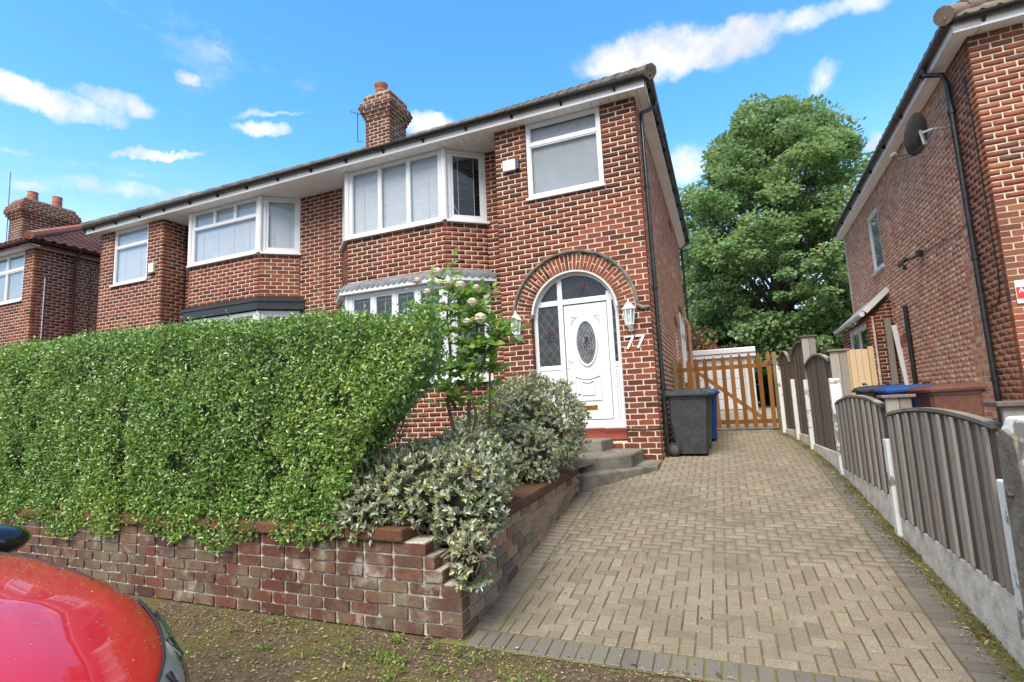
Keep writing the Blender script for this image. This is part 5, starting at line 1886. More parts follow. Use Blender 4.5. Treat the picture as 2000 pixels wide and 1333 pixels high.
for x in (-1.295, -1.135):
    MB().prism([(x - .065, YF - .02, 2.435), (x + .075, YF - .02, 2.435), (x + .075, YF - .02, 2.41), (x - .02, YF - .02, 2.23), (x - .055, YF - .02, 2.23), (x + .035, YF - .02, 2.408), (x - .065, YF - .02, 2.408)], (0, 0.012, 0)).build('digit', 'white_metal', num)

sg = thing('alarm_sign', 'small white and red alarm sign on the front of the right-hand house', 'sign', FNf.p(.2, 0.0, 2.5))
MB().fbox(FNf, 0.06, 0.42, 0.012, 0.018, 2.47, 2.78).build('plate', 'sign_white', sg, bevel=0.002)
band = MB().fbox(FNf, 0.065, 0.415, 0.0185, 0.0205, 2.53, 2.69).build('band', 'sign_red', sg)


def text_mesh(txt, size, F, u, d, z, mat, parent, name):
    cu = bpy.data.curves.new(name, 'FONT')
    cu.body = txt
    cu.size = size
    cu.extrude = 0.0008
    ob = bpy.data.objects.new(name + '_tmp', cu)
    COL.objects.link(ob)
    dg = bpy.context.evaluated_depsgraph_get()
    me = bpy.data.meshes.new_from_object(ob.evaluated_get(dg))
    bpy.data.objects.remove(ob, do_unlink=True)
    M = Matrix(((F.U.x, 0, F.N.x, 0), (F.U.y, 0, F.N.y, 0), (0, 1, 0, 0), (0, 0, 0, 1)))
    M.translation = Vector(F.p(u, d, z))
    me.transform(M)
    me.materials.clear()
    me.materials.append(MATS[mat])
    o = bpy.data.objects.new(name, me)
    COL.objects.link(o)
    put_parent(o, parent)
    return o


text_mesh('Alarm', 0.10, FNf, 0.085, 0.0216, 2.61, 'sign_white', sg, 'lettering')

# floodlight with sensor
fl = thing('floodlight', 'small black floodlight with sensor on the flank of the right-hand house', 'floodlight', FN.p(un(11.95), 0, 3.95))
MB().fbox(FN, un(11.95) - .06, un(11.95) + .06, 0.008, 0.10, 3.93, 4.05).build('junction_box', 'black_plastic', fl, bevel=0.008)
MB().tube([FN.p(un(11.95), .09, 3.95), FN.p(un(12.05), .2, 3.92), FN.p(un(12.1), .26, 3.9)], 0.018, 8).build('arm', 'black_plastic', fl)
MB().bar(FN.p(un(12.1), .22, 3.97), FN.p(un(12.15), .36, 3.82), 0.19, 0.05).build('head', 'black_plastic', fl, bevel=0.006)
MB().tube([FN.p(un(12.1), .26, 3.84), FN.p(un(12.12), .28, 3.74)], 0.03, 10).build('sensor', 'black_plastic', fl)

# satellite dish
dish = thing('satellite_dish', 'dark grey satellite dish on the flank of the right-hand house below the gutter', 'satellite dish', (3.35, 9.8, 5.3))
cD = Vector((3.28, 9.80, 5.48))
nD = Vector((-0.62, 0.62, 0.25)).normalized()
qD = nD.to_track_quat('Z', 'Y').to_matrix()
pr = [(0.001, 0.0), (.11, .006), (.22, .024), (.33, .05), (.34, .05), (.33, .042), (.22, .014), (.11, -.004), (.001, -.010)]
MB().lathe(pr, cD, 28, qD @ Matrix.Diagonal((0.88, 1.0, 1.0))).build('reflector', 'dark_metal', dish, smooth=True)
bk = MB()
bk.bar(cD - nD * .02 + Vector((0, 0, .05)), cD - nD * .06 - Vector((0, 0, .2)), 0.06, 0.03)
bk.tube([cD - nD * .05, cD - nD * .12 + Vector((0.05, -.02, .02)), Vector(FN.p(un(9.72), .02, 5.46))], 0.022, 8)
bk.build('mount', 'galvanised', dish)
MB().fbox(FN, un(9.72) - .05, un(9.72) + .05, 0.008, 0.02, 5.36, 5.56).build('wall_plate', 'galvanised', dish)
armE = cD + nD * .42 - Vector((0, 0, .30))
MB().tube([cD - nD * .03 - Vector((0, 0, .2)), cD + nD * .10 - Vector((0, 0, .31)), armE], 0.012, 6).build('feed_arm', 'dark_metal', dish)
MB().tube([armE - nD * .03 + Vector((0, 0, .05)), armE + nD * .05 + Vector((0, 0, .0))], 0.03, 10).build('receiver', 'galvanised', dish)
MB().tube([armE, armE + Vector((.05, -.08, -.12)), cD - nD * .02 - Vector((0, 0, .32)), cD - nD * .08 - Vector((0, 0, .05))], 0.006, 5).build('cable', 'cable_black', dish)

# ------------------------------------------------------------------ leaves
LEAF_V = np.array([(0, 0, 0), (.30, -.42, .10), (.70, -.34, .08), (1.0, 0, -.06), (.70, .34, .08), (.30, .42, .10)])
LEAF_F = [(0, 1, 2, 3), (0, 3, 4, 5)]
BROAD_V = np.array([(0, 0, 0), (.25, -.5, .06), (.62, -.42, .10), (1.0, 0, -.10), (.62, .42, .10), (.25, .5, .06)])


def unit(a):
    return a / np.maximum(1e-9, np.linalg.norm(a, axis=1, keepdims=True))


def leaf_verts(P, A, N, L, W, tpl=LEAF_V):
    A = unit(A)
    N = unit(N - A * np.sum(A * N, axis=1, keepdims=True))
    S = np.cross(N, A)
    L = np.asarray(L).reshape(-1, 1)
    W = np.asarray(W).reshape(-1, 1)
    V = (P[:, None, :] + A[:, None, :] * (tpl[None, :, 0:1] * L[:, None, :]) + S[:, None, :] * (tpl[None, :, 1:2] * W[:, None, :]) + N[:, None, :] * (tpl[None, :, 2:3] * L[:, None, :]))
    return V


def leaves(name, P, A, N, L, W, mat, parent, kind='stuff', tpl=LEAF_V, n_ind=0, ind_name='leaf'):
    n = len(P)
    L = np.broadcast_to(np.asarray(L, float), (n,)).copy()
    W = np.broadcast_to(np.asarray(W, float), (n,)).copy()
    if n_ind:
        dist = np.linalg.norm(P - np.array([0, 0, CAM_Z]), axis=1) / L
        order = np.argsort(dist)
        me = bpy.data.meshes.new(ind_name)
        me.from_pydata([tuple(v) for v in tpl], [], LEAF_F)
        me.materials.append(MATS[mat])
        A1 = unit(A)
        N1 = unit(N - A1 * np.sum(A1 * N, axis=1, keepdims=True))
        S1 = np.cross(N1, A1)
        for i in order[:n_ind]:
            o = bpy.data.objects.new(ind_name, me)
            COL.objects.link(o)
            put_parent(o, parent)
            a, s, nn = A1[i] * L[i], S1[i] * W[i], N1[i] * L[i]
            o.matrix_basis = Matrix(((a[0], s[0], nn[0], P[i][0]), (a[1], s[1], nn[1], P[i][1]), (a[2], s[2], nn[2], P[i][2]), (0, 0, 0, 1)))
        keep = order[n_ind:]
        if len(keep) == 0:
            return None
        P, A, N, L, W = P[keep], A[keep], N[keep], L[keep], W[keep]
        n = len(P)
    V = leaf_verts(P, A, N, L, W, tpl)
    return np_mesh(name, V.reshape(-1, 3), LEAF_F, n, len(tpl), mat, parent, kind=kind)


def wob(x, y, z, f=1.0, seed=0.0):
    return (np.sin(x * 2.1 * f + seed) * np.cos(z * 2.7 * f + 1.3 * seed) + 0.6 * np.sin(x * 5.3 * f + z * 3.1 * f + seed * 2) + 0.5 * np.cos(y * 4.4 * f + z * 6.1 * f + seed) + .35 * np.sin(x * 11.7 * f - z * 9.2 * f)) / 2.4


# ------------------------------------------------------------------ privet hedge
hedge = thing('hedge', 'tall clipped green privet hedge growing above the low front wall', 'hedge', (-4.5, 3.3, 0.5))
HX0 = -8.6


def h_top(x):
    return np.interp(x, [-8.6, -6.9, -4.5, -3.8, -3.0, -2.3, -1.8], [2.27, 2.28, 2.25, 2.205, 2.16, 2.11, 2.02]) + 0.012 * np.sin(x * 4.3)


def h_right(z):
    return np.interp(z, [0.5, .85, 1.15, 1.42, 1.62, 1.88, 2.15, 2.3], [-2.62, -2.52, -2.38, -2.12, -1.90, -1.78, -1.80, -1.95])


def h_bot(x):
    return 0.49 + 0.05 * np.sin(x * 3.7) + 0.04 * np.sin(x * 9.1) + 0.03 * np.sin(x * 23.0)


FURROWS = [(-6.3, .10, .05), (-4.75, .07, .075), (-3.15, .10, .05)]


def h_front(x, z):
    t = np.clip((z - 0.6) / 1.7, 0, 1)
    fur = sum(dp_ * np.exp(-((x - xi - .05 * np.sin(z * 3 + xi)) / wd_) ** 2) for xi, wd_, dp_ in FURROWS) * np.clip(1.2 - abs(t - .35) * 2.2, .0, 1)
    return fur + 2.93 - 0.06 * np.sin(np.pi * t) + 0.11 * np.clip((t - .86) / .14, 0, 1) ** 2 + 0.06 * wob(x, 0 * x, z, 1.1) + 0.025 * wob(x, 0 * x, z, 2.9, 4.0)


PA, PN, AA = [], [], []
nF = 92000
x = rng.uniform(HX0, -1.7, nF)
z = rng.uniform(0.40, 2.32, nF)
ok = (x < h_right(z) - 0.02 + 0.09 * wob(x * 0, x * 0 + 2.9, z, 2.6, 1.0) + 0.04 * rng.normal(size=nF)) & (z < h_top(x)) & (z > h_bot(x))
x, z = x[ok], z[ok]
dep = rng.exponential(0.035, len(x))
y = h_front(x, z) + dep
PA.append(np.stack([x, y, z], 1))
PN.append(np.stack([0 * x + .1, 0 * x - 1.0, 0 * x + .35], 1))
nT = 26000
y = rng.uniform(2.95, 4.0, nT)
x = HX0 + rng.random(nT) * (-1.88 - (y - 2.93) * 0.45 - HX0)
z = h_top(x) + 0.035 * wob(x, y, 0 * x, 1.6) - rng.exponential(0.025, nT) - 0.10 * np.clip((3.1 - y) / .15, 0, 1) ** 2 - 0.08 * np.clip((y - 3.8) / .2, 0, 1) + 0.035 * (rng.random(nT) < .04)
PA.append(np.stack([x, y, z], 1))
PN.append(np.stack([0 * x, 0 * x - .25, 0 * x + 1.0], 1))
nE = 11000
z = rng.uniform(0.75, 2.15, nE)
y = rng.uniform(2.9, 3.9, nE)
x = h_right(z) - (y - 2.93) * 0.45 + 0.10 * wob(y * 2, y, z, 2.2) - rng.exponential(0.06, nE)
PA.append(np.stack([x, y, z], 1))
PN.append(np.stack([0 * x + 1.0, 0 * x - .3, 0 * x + .3], 1))
for k in range(70):                      # loose sprays that break the clipped outline at the rose end
    zc_ = rng.uniform(.85, 2.12)
    cy_ = rng.uniform(2.86, 3.5)
    cen = np.array([float(h_right(zc_)) - (cy_ - 2.93) * .45 + rng.uniform(-.10, .10), cy_, zc_])
    m_ = int(rng.integers(25, 70))
    PA.append(cen + rng.normal(size=(m_, 3)) * rng.uniform(.03, .065) * np.array([1, 1, 1.1]))
    PN.append(np.tile(np.array([[.6, -.8, .6]]), (m_, 1)))
for k in range(120):                     # new shoots along the top
    xx_ = rng.uniform(HX0, -2.0)
    m_ = int(rng.integers(5, 12))
    base_ = np.array([xx_, rng.uniform(2.97, 3.4), float(h_top(xx_)) - .02])
    PA.append(base_ + np.stack([rng.normal(0, .012, m_), rng.normal(0, .012, m_), np.linspace(0, rng.uniform(.04, .11), m_)], 1))
    PN.append(np.tile(np.array([[.0, -.6, .9]]), (m_, 1)))
P = np.concatenate(PA)
N = np.concatenate(PN)
# hollow near the right end where the branches show
hol = ((P[:, 0] + 2.42) / .16) ** 2 + ((P[:, 2] - 1.42) / .15) ** 2 < 1
gap2 = wob(P[:, 0] * 1.7, P[:, 1], P[:, 2] * 1.7, 1.5, 2.0) > 0.50
keep = ~(gap2 & (rng.random(len(P)) < .75))
P, N = P[keep], N[keep]
n = len(P)
Nn = unit(unit(N) + rng.normal(scale=.55, size=(n, 3)))
A = rng.normal(size=(n, 3)) + np.array([0, -.2, .55])
L = rng.uniform(0.020, 0.042, n)
leaves('foliage', P, A, Nn, L, L * rng.uniform(.48, .62, n), 'hedge_leaf', hedge)
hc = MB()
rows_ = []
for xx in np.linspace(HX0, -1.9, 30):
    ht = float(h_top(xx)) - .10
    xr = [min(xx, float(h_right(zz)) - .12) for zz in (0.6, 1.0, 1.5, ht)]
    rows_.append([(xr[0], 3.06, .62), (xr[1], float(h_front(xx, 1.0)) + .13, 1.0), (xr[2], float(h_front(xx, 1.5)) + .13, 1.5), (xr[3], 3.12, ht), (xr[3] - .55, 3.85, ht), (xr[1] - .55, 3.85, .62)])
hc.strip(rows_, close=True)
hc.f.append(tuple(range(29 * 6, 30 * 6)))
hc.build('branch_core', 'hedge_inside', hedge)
tw = MB()
for k in range(60):
    x0 = random.uniform(-2.9, -2.15)
    z0 = random.uniform(.7, 1.6)
    p0 = Vector((x0, random.uniform(3.0, 3.4), z0))
    d_ = Vector((random.uniform(-.1, .5), random.uniform(-.35, .1), random.uniform(.1, .7)))
    pts = [p0, p0 + d_ * .2 + Vector((random.uniform(-.03, .03), 0, 0)), p0 + d_ * .42]
    tw.tube(pts, [.006, .005, .003], 5)
for (a, b_) in (((-2.55, 3.05, 1.55), (-2.42, 2.98, 1.0)), ((-2.42, 2.98, 1.0), (-2.33, 3.0, .62)), ((-2.75, 3.1, 1.3), (-2.35, 3.0, 1.75))):
    tw.tube([a, Vector(a).lerp(Vector(b_), .5) + Vector((.03, 0, .02)), b_], [.008, .009, .008], 6)
tw.build('twigs', 'stem_brown', hedge, kind='stuff')

# ------------------------------------------------------------------ silver-leaved shrubs
def silver(name, label, blobs, n_ros, seed, parent_loc, leafL, n_ind, dry_n=0, cut_f=None):
    r = np.random.default_rng(seed)
    t = thing(name, label, 'shrub', parent_loc)
    PP, AAx, NNx, LL = [], [], [], []
    tot = sum(b[3] * b[4] + b[4] * b[5] + b[3] * b[5] for b in blobs)
    tips = []
    for (cx, cy, cz, rx, ry, rz) in blobs:
        m = int(n_ros * (rx * ry + ry * rz + rx * rz) / tot)
        d = unit(r.normal(size=(m, 3)))
        d = d[(d[:, 2] > -.75)]
        lump = 1 + .12 * wob(d[:, 0] * 3, d[:, 1] * 3, d[:, 2] * 3, 1.0, seed) + .05 * r.normal(size=len(d))
        inner = 1 - np.minimum(.5, r.exponential(.07, len(d)))
        c = np.array([cx, cy, cz]) + d * np.array([rx, ry, rz]) * (lump * inner)[:, None]
        nrm = unit(d / np.array([rx, ry, rz]))
        ok = np.ones(len(c), bool)
        for ob in blobs:
            if ob[:3] != (cx, cy, cz):
                q = (((c - np.array(ob[:3])) / (np.array(ob[3:]) * .86)) ** 2).sum(1)
                ok &= q > 1
        if cut_f is not None:
            ok &= cut_f(c)
        c, nrm = c[ok], nrm[ok]
        tips.append((c, nrm, np.array([cx, cy, cz])))
        axis = unit(nrm + np.array([0, 0, .55]) + r.normal(scale=.35, size=c.shape))
        for k in range(7):
            ang = 2 * np.pi * k / 7 + r.uniform(0, 6.28, len(c))
            h = unit(np.cross(axis, np.array([.31, .2, .93])))
            w = np.cross(axis, h)
            rad = h * np.cos(ang)[:, None] + w * np.sin(ang)[:, None]
            spread = r.uniform(.35, 1.25, len(c))[:, None]
            A_ = axis + rad * spread
            PP.append(c - axis * r.uniform(0, .03, (len(c), 1)))
            AAx.append(A_)
            NNx.append(axis * 1.0 - rad * spread * .7 + r.normal(scale=.2, size=c.shape))
            LL.append(r.uniform(.7, 1.2, len(c)) * leafL)
    P, A, N, L = np.concatenate(PP), np.concatenate(AAx), np.concatenate(NNx), np.concatenate(LL)
    leaves('foliage', P, A, N, L, L * r.uniform(.36, .48, len(L)), 'silver_leaf', t, n_ind=n_ind)
    st = MB()
    rr_ = random.Random(seed)
    for (c, nrm, ctr) in tips:
        for i in range(0, len(c), max(1, len(c) // 45)):
            e = Vector(c[i])
            b0 = Vector((ctr[0] + rr_.uniform(-.15, .15), ctr[1] + rr_.uniform(-.15, .15), max(.5, ctr[2] - .5)))
            m_ = b0.lerp(e, .55) + Vector((rr_.uniform(-.06, .06), rr_.uniform(-.06, .06), rr_.uniform(-.02, .08)))
            st.tube([b0, m_, e], [.009, .006, .003], 5, cap=False)
    st.build('stems', 'stem_brown', t, kind='stuff')
    if dry_n:
        c = np.concatenate([q[0] for q in tips])
        ctr = np.concatenate([np.repeat(q[2][None], len(q[0]), 0) for q in tips])
        i = r.integers(0, len(c), dry_n)
        Pd = ctr[i] + (c[i] - ctr[i]) * r.uniform(.72, .97, (dry_n, 1))
        leaves('dry_leaves', Pd, r.normal(size=(dry_n, 3)), r.normal(size=(dry_n, 3)), r.uniform(.025, .05, dry_n), r.uniform(.01, .02, dry_n), 'dry_leaf', t)
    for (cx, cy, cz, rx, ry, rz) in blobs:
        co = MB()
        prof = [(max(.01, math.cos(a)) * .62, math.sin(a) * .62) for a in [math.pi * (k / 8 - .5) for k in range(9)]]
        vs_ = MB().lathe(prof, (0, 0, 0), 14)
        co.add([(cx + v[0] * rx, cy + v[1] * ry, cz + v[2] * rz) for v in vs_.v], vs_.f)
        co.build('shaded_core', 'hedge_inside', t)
    return t


silver('silver_shrub', 'silver-leaved shrub spilling over the front corner of the garden wall',
       [(-2.05, 3.30, .86, .50, .34, .30), (-1.72, 3.30, .78, .27, .30, .33), (-2.40, 3.12, .72, .28, .22, .24), (-1.56, 3.02, .47, .11, .12, .22), (-1.95, 3.75, .95, .4, .35, .28)], 3600, 3, (-2.0, 3.2, .5), .047, 300, dry_n=900)
silver('silver_shrub', 'rounded silver-leaved shrub on the garden bank below the porch door',
       [(-2.12, 5.75, 1.16, .64, .58, .60), (-1.98, 5.15, .86, .36, .42, .36), (-2.72, 5.7, .95, .45, .45, .42)], 5400, 8, (-2.2, 5.6, .6), .045, 300, dry_n=1800)

# low green growth between the shrubs
under = thing('ground_cover', 'yellow-green low foliage between the two silver shrubs behind the wall', 'plant', (-2.5, 4.3, .5), kind=None)
n = 2600
P = np.stack([rng.normal(-2.55, .33, n), rng.normal(4.2, .35, n), .62 + np.abs(rng.normal(.16, .16, n))], 1)
leaves('foliage', P, rng.normal(size=(n, 3)) + np.array([0, -.2, .6]), rng.normal(scale=.6, size=(n, 3)) + np.array([0, -.4, 1]), rng.uniform(.025, .05, n), rng.uniform(.014, .026, n), 'weed_leaf', under)
st = MB()
for k in range(26):
    b0 = Vector((random.gauss(-2.5, .25), random.gauss(4.1, .3), .55))
    e = b0 + Vector((random.uniform(-.3, .3), random.uniform(-.3, .2), random.uniform(.2, .55)))
    st.tube([b0, b0.lerp(e, .5) + Vector((random.uniform(-.1, .1), 0, .05)), e], [.008, .006, .003], 5)
st.build('stems', 'stem_brown', under, kind='stuff')

# ------------------------------------------------------------------ rose
rose = thing('rose_bush', 'tall rose with cream blooms standing in front of the lower bay window', 'rose', (-2.3, 4.4, .5))
rr_ = random.Random(4)
canes = [[(-2.28, 4.4, .5), (-2.36, 4.38, 1.1), (-2.44, 4.36, 1.45), (-2.40, 4.38, 1.85), (-2.42, 4.36, 2.3), (-2.40, 4.4, 2.66)],
         [(-2.22, 4.42, .5), (-2.26, 4.4, 1.05), (-2.22, 4.38, 1.5), (-2.12, 4.36, 1.9), (-2.10, 4.36, 2.25), (-2.14, 4.38, 2.5)],
         [(-2.05, 4.5, .5), (-2.06, 4.48, 1.2), (-2.03, 4.45, 1.7), (-1.99, 4.4, 2.0), (-1.96, 4.4, 2.2)],
         [(-2.24, 4.4, 1.0), (-2.14, 4.35, 1.35), (-2.2, 4.3, 1.7), (-2.27, 4.32, 2.15), (-2.25, 4.36, 2.55)],
         [(-2.36, 4.38, 1.4), (-2.5, 4.3, 1.75), (-2.62, 4.3, 2.1), (-2.6, 4.34, 2.6)],
         [(-2.12, 4.36, 1.7), (-1.98, 4.33, 1.95), (-1.86, 4.33, 2.02)]]
for i, c in enumerate(canes):
    m_ = len(c)
    MB().tube(c, [(.022 if i < 2 else .012) * (1 - .8 * k / (m_ - 1)) + .003 for k in range(m_)], 7).build('cane', 'stem_brown' if i < 3 else 'stem_green', rose, smooth=True)
PP, AAx, NNx = [], [], []
tw = MB()
for k in range(240):
    c = rr_.choice(canes)
    j = rr_.randrange(max(0, len(c) - 4), len(c) - 1)
    s = Vector(c[j]).lerp(Vector(c[j + 1]), rr_.random())
    if s.z < 1.25 or (s.z < 1.6 and rr_.random() < .5):
        continue
    d_ = Vector((rr_.uniform(-1, 1), rr_.uniform(-1, .6), rr_.uniform(-.1, .7))).normalized() * rr_.uniform(.10, .30)
    e = s + d_
    tw.tube([s, s + d_ * .5 + Vector((0, 0, .02)), e], [.0035, .003, .002], 4, cap=False)
    for q in (.45, .7, .98):
        for sd in ((-1, 1) if q < .9 else (0,)):
            side = d_.normalized().cross(Vector((0, 0, 1))).normalized()
            PP.append(tuple(s + d_ * q))
            AAx.append(tuple(d_.normalized() * (1 if sd == 0 else .5) + side * sd * .9 + Vector((0, 0, rr_.uniform(-.3, .3)))))
            NNx.append((rr_.uniform(-.9, .9), rr_.uniform(-1.8, -.2), .7))
tw.build('twigs', 'stem_green', rose, kind='stuff')
n = len(PP)
L = rng.uniform(.055, .10, n)
leaves('foliage', np.array(PP), np.array(AAx), np.array(NNx), L, L * rng.uniform(.55, .68, n), 'rose_leaf', rose, tpl=BROAD_V, n_ind=300)


def bloom(c, r_, parent):
    q = MB()
    rad = r_ * 1.0
    cy_ = c[1] - .2
    ph = c[0] * 37
    rows_ = []
    for i in range(9):
        th = math.pi * (i / 8 - .5)
        rows_.append([(c[0] + rad * .8 * math.cos(th) * math.cos(a) * (1 + .16 * math.sin(3 * a + i * 1.9 + ph)), cy_ + rad * .8 * math.cos(th) * math.sin(a) * (1 + .16 * math.sin(3 * a + i * 1.9 + ph)),
                       c[2] + rad * .75 * math.sin(th) * (1 + .1 * math.sin(5 * a + ph))) for a in [2 * math.pi * k / 12 for k in range(12)]])
    q.strip(rows_, close=True)
    for ring, (m_, tilt_, ln) in enumerate(((5, .95, 1.05), (6, .45, 1.2), (6, -.05, 1.2))):
        for k in range(m_):
            a = 2 * math.pi * (k + ring * .4) / m_ + ph
            ca, sa = math.cos(a), math.sin(a)
            pts = []
            for (u, v) in ((.25, 0), (.7, -.42), (1.0, -.36), (1.08, 0), (1.0, .36), (.7, .42)):
                rr0 = rad * ln * u * math.cos(tilt_ * u)
                zz = rad * ln * u * math.sin(tilt_) * .9 - rad * .25
                pts.append((c[0] + rr0 * ca - v * rad * 1.1 * sa, cy_ + rr0 * sa + v * rad * 1.1 * ca, c[2] + zz))
            q.add(pts, [(0, 1, 2, 3), (0, 3, 4, 5)])
    return q.build('bloom', 'petal', parent, smooth=False, recalc=False)


for (x, y, z, r_) in ((-2.40, 4.36, 2.70, .05), (-2.36, 4.33, 2.58, .045), (-2.15, 4.34, 2.53, .055), (-2.03, 4.33, 2.36, .05), (-1.95, 4.32, 2.20, .065), (-2.60, 4.32, 2.63, .04), (-2.48, 4.3, 2.5, .045), (-2.26, 4.3, 2.56, .05), (-1.97, 4.3, 2.48, .035), (-2.08, 4.3, 2.18, .045)):
    bloom((x, y, z), r_, rose)

# ------------------------------------------------------------------ trees
def tree(name, label, base, trunk_h, clumps_f, n_cl, per, leafL, mat, seed, tr=.25, group=None):
    r = np.random.default_rng(seed)
    t = thing(name, label, 'tree', base, group=group)
    C = clumps_f(r, n_cl)
    bx = np.array(base)
    tk = MB()
    top = Vector(base) + Vector((0, 0, trunk_h))
    tk.tube([Vector(base) - Vector((0, 0, .2)), Vector(base) + Vector((.05, 0, trunk_h * .4)), top], [tr * 1.2, tr, tr * .4], 10)
    tk.build('trunk', 'bark', t, smooth=True)
    lb = MB()
    for i in range(0, n_cl, max(1, n_cl // 60)):
        e = Vector(C[i][:3])
        s = Vector(base) + Vector((0, 0, min(trunk_h, max(trunk_h * .15, (e.z - base[2]) * .6))))
        lb.tube([s, s.lerp(e, .5) + Vector((0, 0, .2)), e], [tr * .35, tr * .2, .02], 6, cap=False)
    lb.build('limbs', 'bark', t, kind='stuff')
    rad = C[:, 3]
    P = np.repeat(C[:, :3], per, 0)
    R_ = np.repeat(rad, per)[:, None]
    off_ = r.normal(size=(len(P), 3))
    off_ = unit(off_) * (r.random((len(P), 1)) ** .45)
    P = P + off_ * R_ * np.array([1, 1, .55])
    ctr = C[:, :3].mean(0)
    outw = unit(P - ctr)
    N = np.array([0, 0, .8]) + outw * .5 + off_ * .3 + r.normal(scale=.38, size=P.shape)
    A = outw + off_ * .6 + r.normal(scale=.5, size=P.shape) + np.array([0, 0, -.25])
    L = r.uniform(.75, 1.25, len(P)) * leafL
    leaves('crown', P, A, N, L, L * r.uniform(.7, .95, len(P)), mat, t, tpl=BROAD_V)
    return t


def crown(cx, cy, z0, z1, rx, prof):
    def f(r, n):
        out = []
        while len(out) < n:
            s = r.random()
            z = z0 + (z1 - z0) * s
            rad = rx * np.interp(s, [p[0] for p in prof], [p[1] for p in prof])
            a = r.uniform(0, 2 * np.pi)
            q = r.random() ** .38
            rad *= 1 + .13 * np.sin(a * 3 + z) + .08 * np.sin(a * 7 - z * 2)
            if r.random() > rad / rx + .15:
                continue
            out.append((cx + rad * q * np.cos(a), cy + rad * q * np.sin(a), z, r.uniform(.3, .95)))
        return np.array(out)
    return f


tree('maple_tree', 'large leafy maple tree rising behind the gate between the two houses', (2.6, 26.0, 1.0), 10.5,
     crown(2.95, 26.0, 2.3, 14.6, 4.6, [(0, .72), (.15, .90), (.35, 1.0), (.55, .95), (.75, .80), (.9, .55), (1.0, .2)]), 800, 165, .150, 'tree_leaf', 5)
tree('dark_tree', 'dark tree behind the maple at the rear corner of number 77', (-1.6, 31.0, 1.0), 6.0,
     crown(-1.2, 31.0, 1.8, 10.6, 2.6, [(0, .9), (.5, 1), (.8, .7), (1, .2)]), 150, 110, .22, 'tree_leaf_dark', 6)
tree('dark_tree', 'dark tree low behind the fence at the foot of the maple', (4.6, 30.5, 1.0), 4.0,
     crown(4.4, 30.5, 1.2, 6.0, 4.4, [(0, 1), (.6, 1), (1, .5)]), 200, 110, .22, 'tree_leaf_dark', 7)
tree('red_shrub', 'small copper-red leaved shrub between number 77 and the white garage', (-0.95, 19.2, 1.0), 1.2,
     crown(-0.9, 19.2, 1.4, 3.7, .8, [(0, .6), (.5, 1), (1, .3)]), 40, 60, .12, 'red_leaf', 9, tr=.05)

# ------------------------------------------------------------------ red car
car = thing('parked_car', 'wet glossy red car parked at the kerb, its bonnet corner in the lower left', 'car', (-2.8, .18, 0))
CY = 0.16
XN, XT = -0.80, -4.9


def car_w(x):
    f = np.clip((XN - x) / .95, 0, 1)
    w = .90 * (1 - (1 - f) ** 3.0) ** .50
    r_ = np.clip((x - XT) / .7, 0, 1)
    return w * (1 - .22 * (1 - r_) ** 2)


def car_ze(x):
    return np.interp(x, [-4.9, -4.7, -3.6, -2.3, -1.95, -1.70, -1.50, -1.30, -1.05, -.88, -.80], [.78, .97, 1.0, 1.0, .995, .965, .92, .845, .75, .68, .60])


def car_zc(x):
    return np.interp(x, [-4.9, -4.7, -3.6, -2.3, -1.95, -1.5, -1.2, -1.0, -.88, -.80], [.80, .98, 1.01, 1.06, 1.045, .99, .925, .865, .80, .66])


PROF = [(0, 0), (.18, 0), (.36, 0), (.52, 0), (.66, 0), (.78, 0), (.87, 0), (.93, 0), (.965, 0), (.985, 0), (1.0, -.05), (1.01, -.11), (1.012, -.18), (1.0, -.26), (1.0, -.36), (.985, -.5), (.95, -.66), (.90, -.74)]


def car_pt(x, k, sgn=1, offv=0.0):
    t, dz = PROF[k]
    w = float(car_w(x)) + offv
    ze, zc = float(car_ze(x)), float(car_zc(x)) + offv
    if dz == 0:
        q = min(1, t)
        z = zc - (zc - ze) * (q ** 3.6) - .035 * max(0, (q - .87) / .13) ** 2
        crease = .022 * math.exp(-((q - .60) / .09) ** 2) * min(1, max(0, (x + 2.5) / .3)) * min(1, max(0, (-.95 - x) / .3))
        z += crease
    else:
        z = ze - .035 + dz
    z = max(.17, z)
    return (x, CY + sgn * w * t, z)


xs_ = sorted(set(list(np.linspace(XN, -1.0, 12)) + list(np.linspace(-1.0, -2.4, 24)) + list(np.linspace(-2.4, -4.6, 14)) + list(np.linspace(-4.6, XT, 6))), reverse=True)
rows_ = []
for x in xs_:
    L_ = [car_pt(x, k, -1) for k in range(len(PROF) - 1, 0, -1)]
    R_ = [car_pt(x, k, 1) for k in range(len(PROF))]
    rows_.append(L_ + R_)
cm = MB().strip(rows_)
nn = len(rows_[0])
cm.f.append(tuple(range(nn)))
cm.f.append(tuple((len(rows_) - 1) * nn + k for k in range(nn)))
cbody = cm.build('body', 'car_paint', car, smooth=True)
MB().box(-4.7, -1.1, CY - .78, CY + .78, .18, .3).build('underside', 'rubber', car)
def car_off(x, k, sgn, d):
    a, b_ = Vector(car_pt(x + .02, k, sgn)), Vector(car_pt(x - .02, k, sgn))
    c, e = Vector(car_pt(x, max(0, k - 1), sgn)), Vector(car_pt(x, k + 1, sgn))
    n_ = (a - b_).cross(e - c)
    p_ = Vector(car_pt(x, k, sgn))
    if n_.dot(p_ - Vector((-2.0, CY, .5))) < 0:
        n_ = -n_
    return tuple(p_ + n_.normalized() * d)


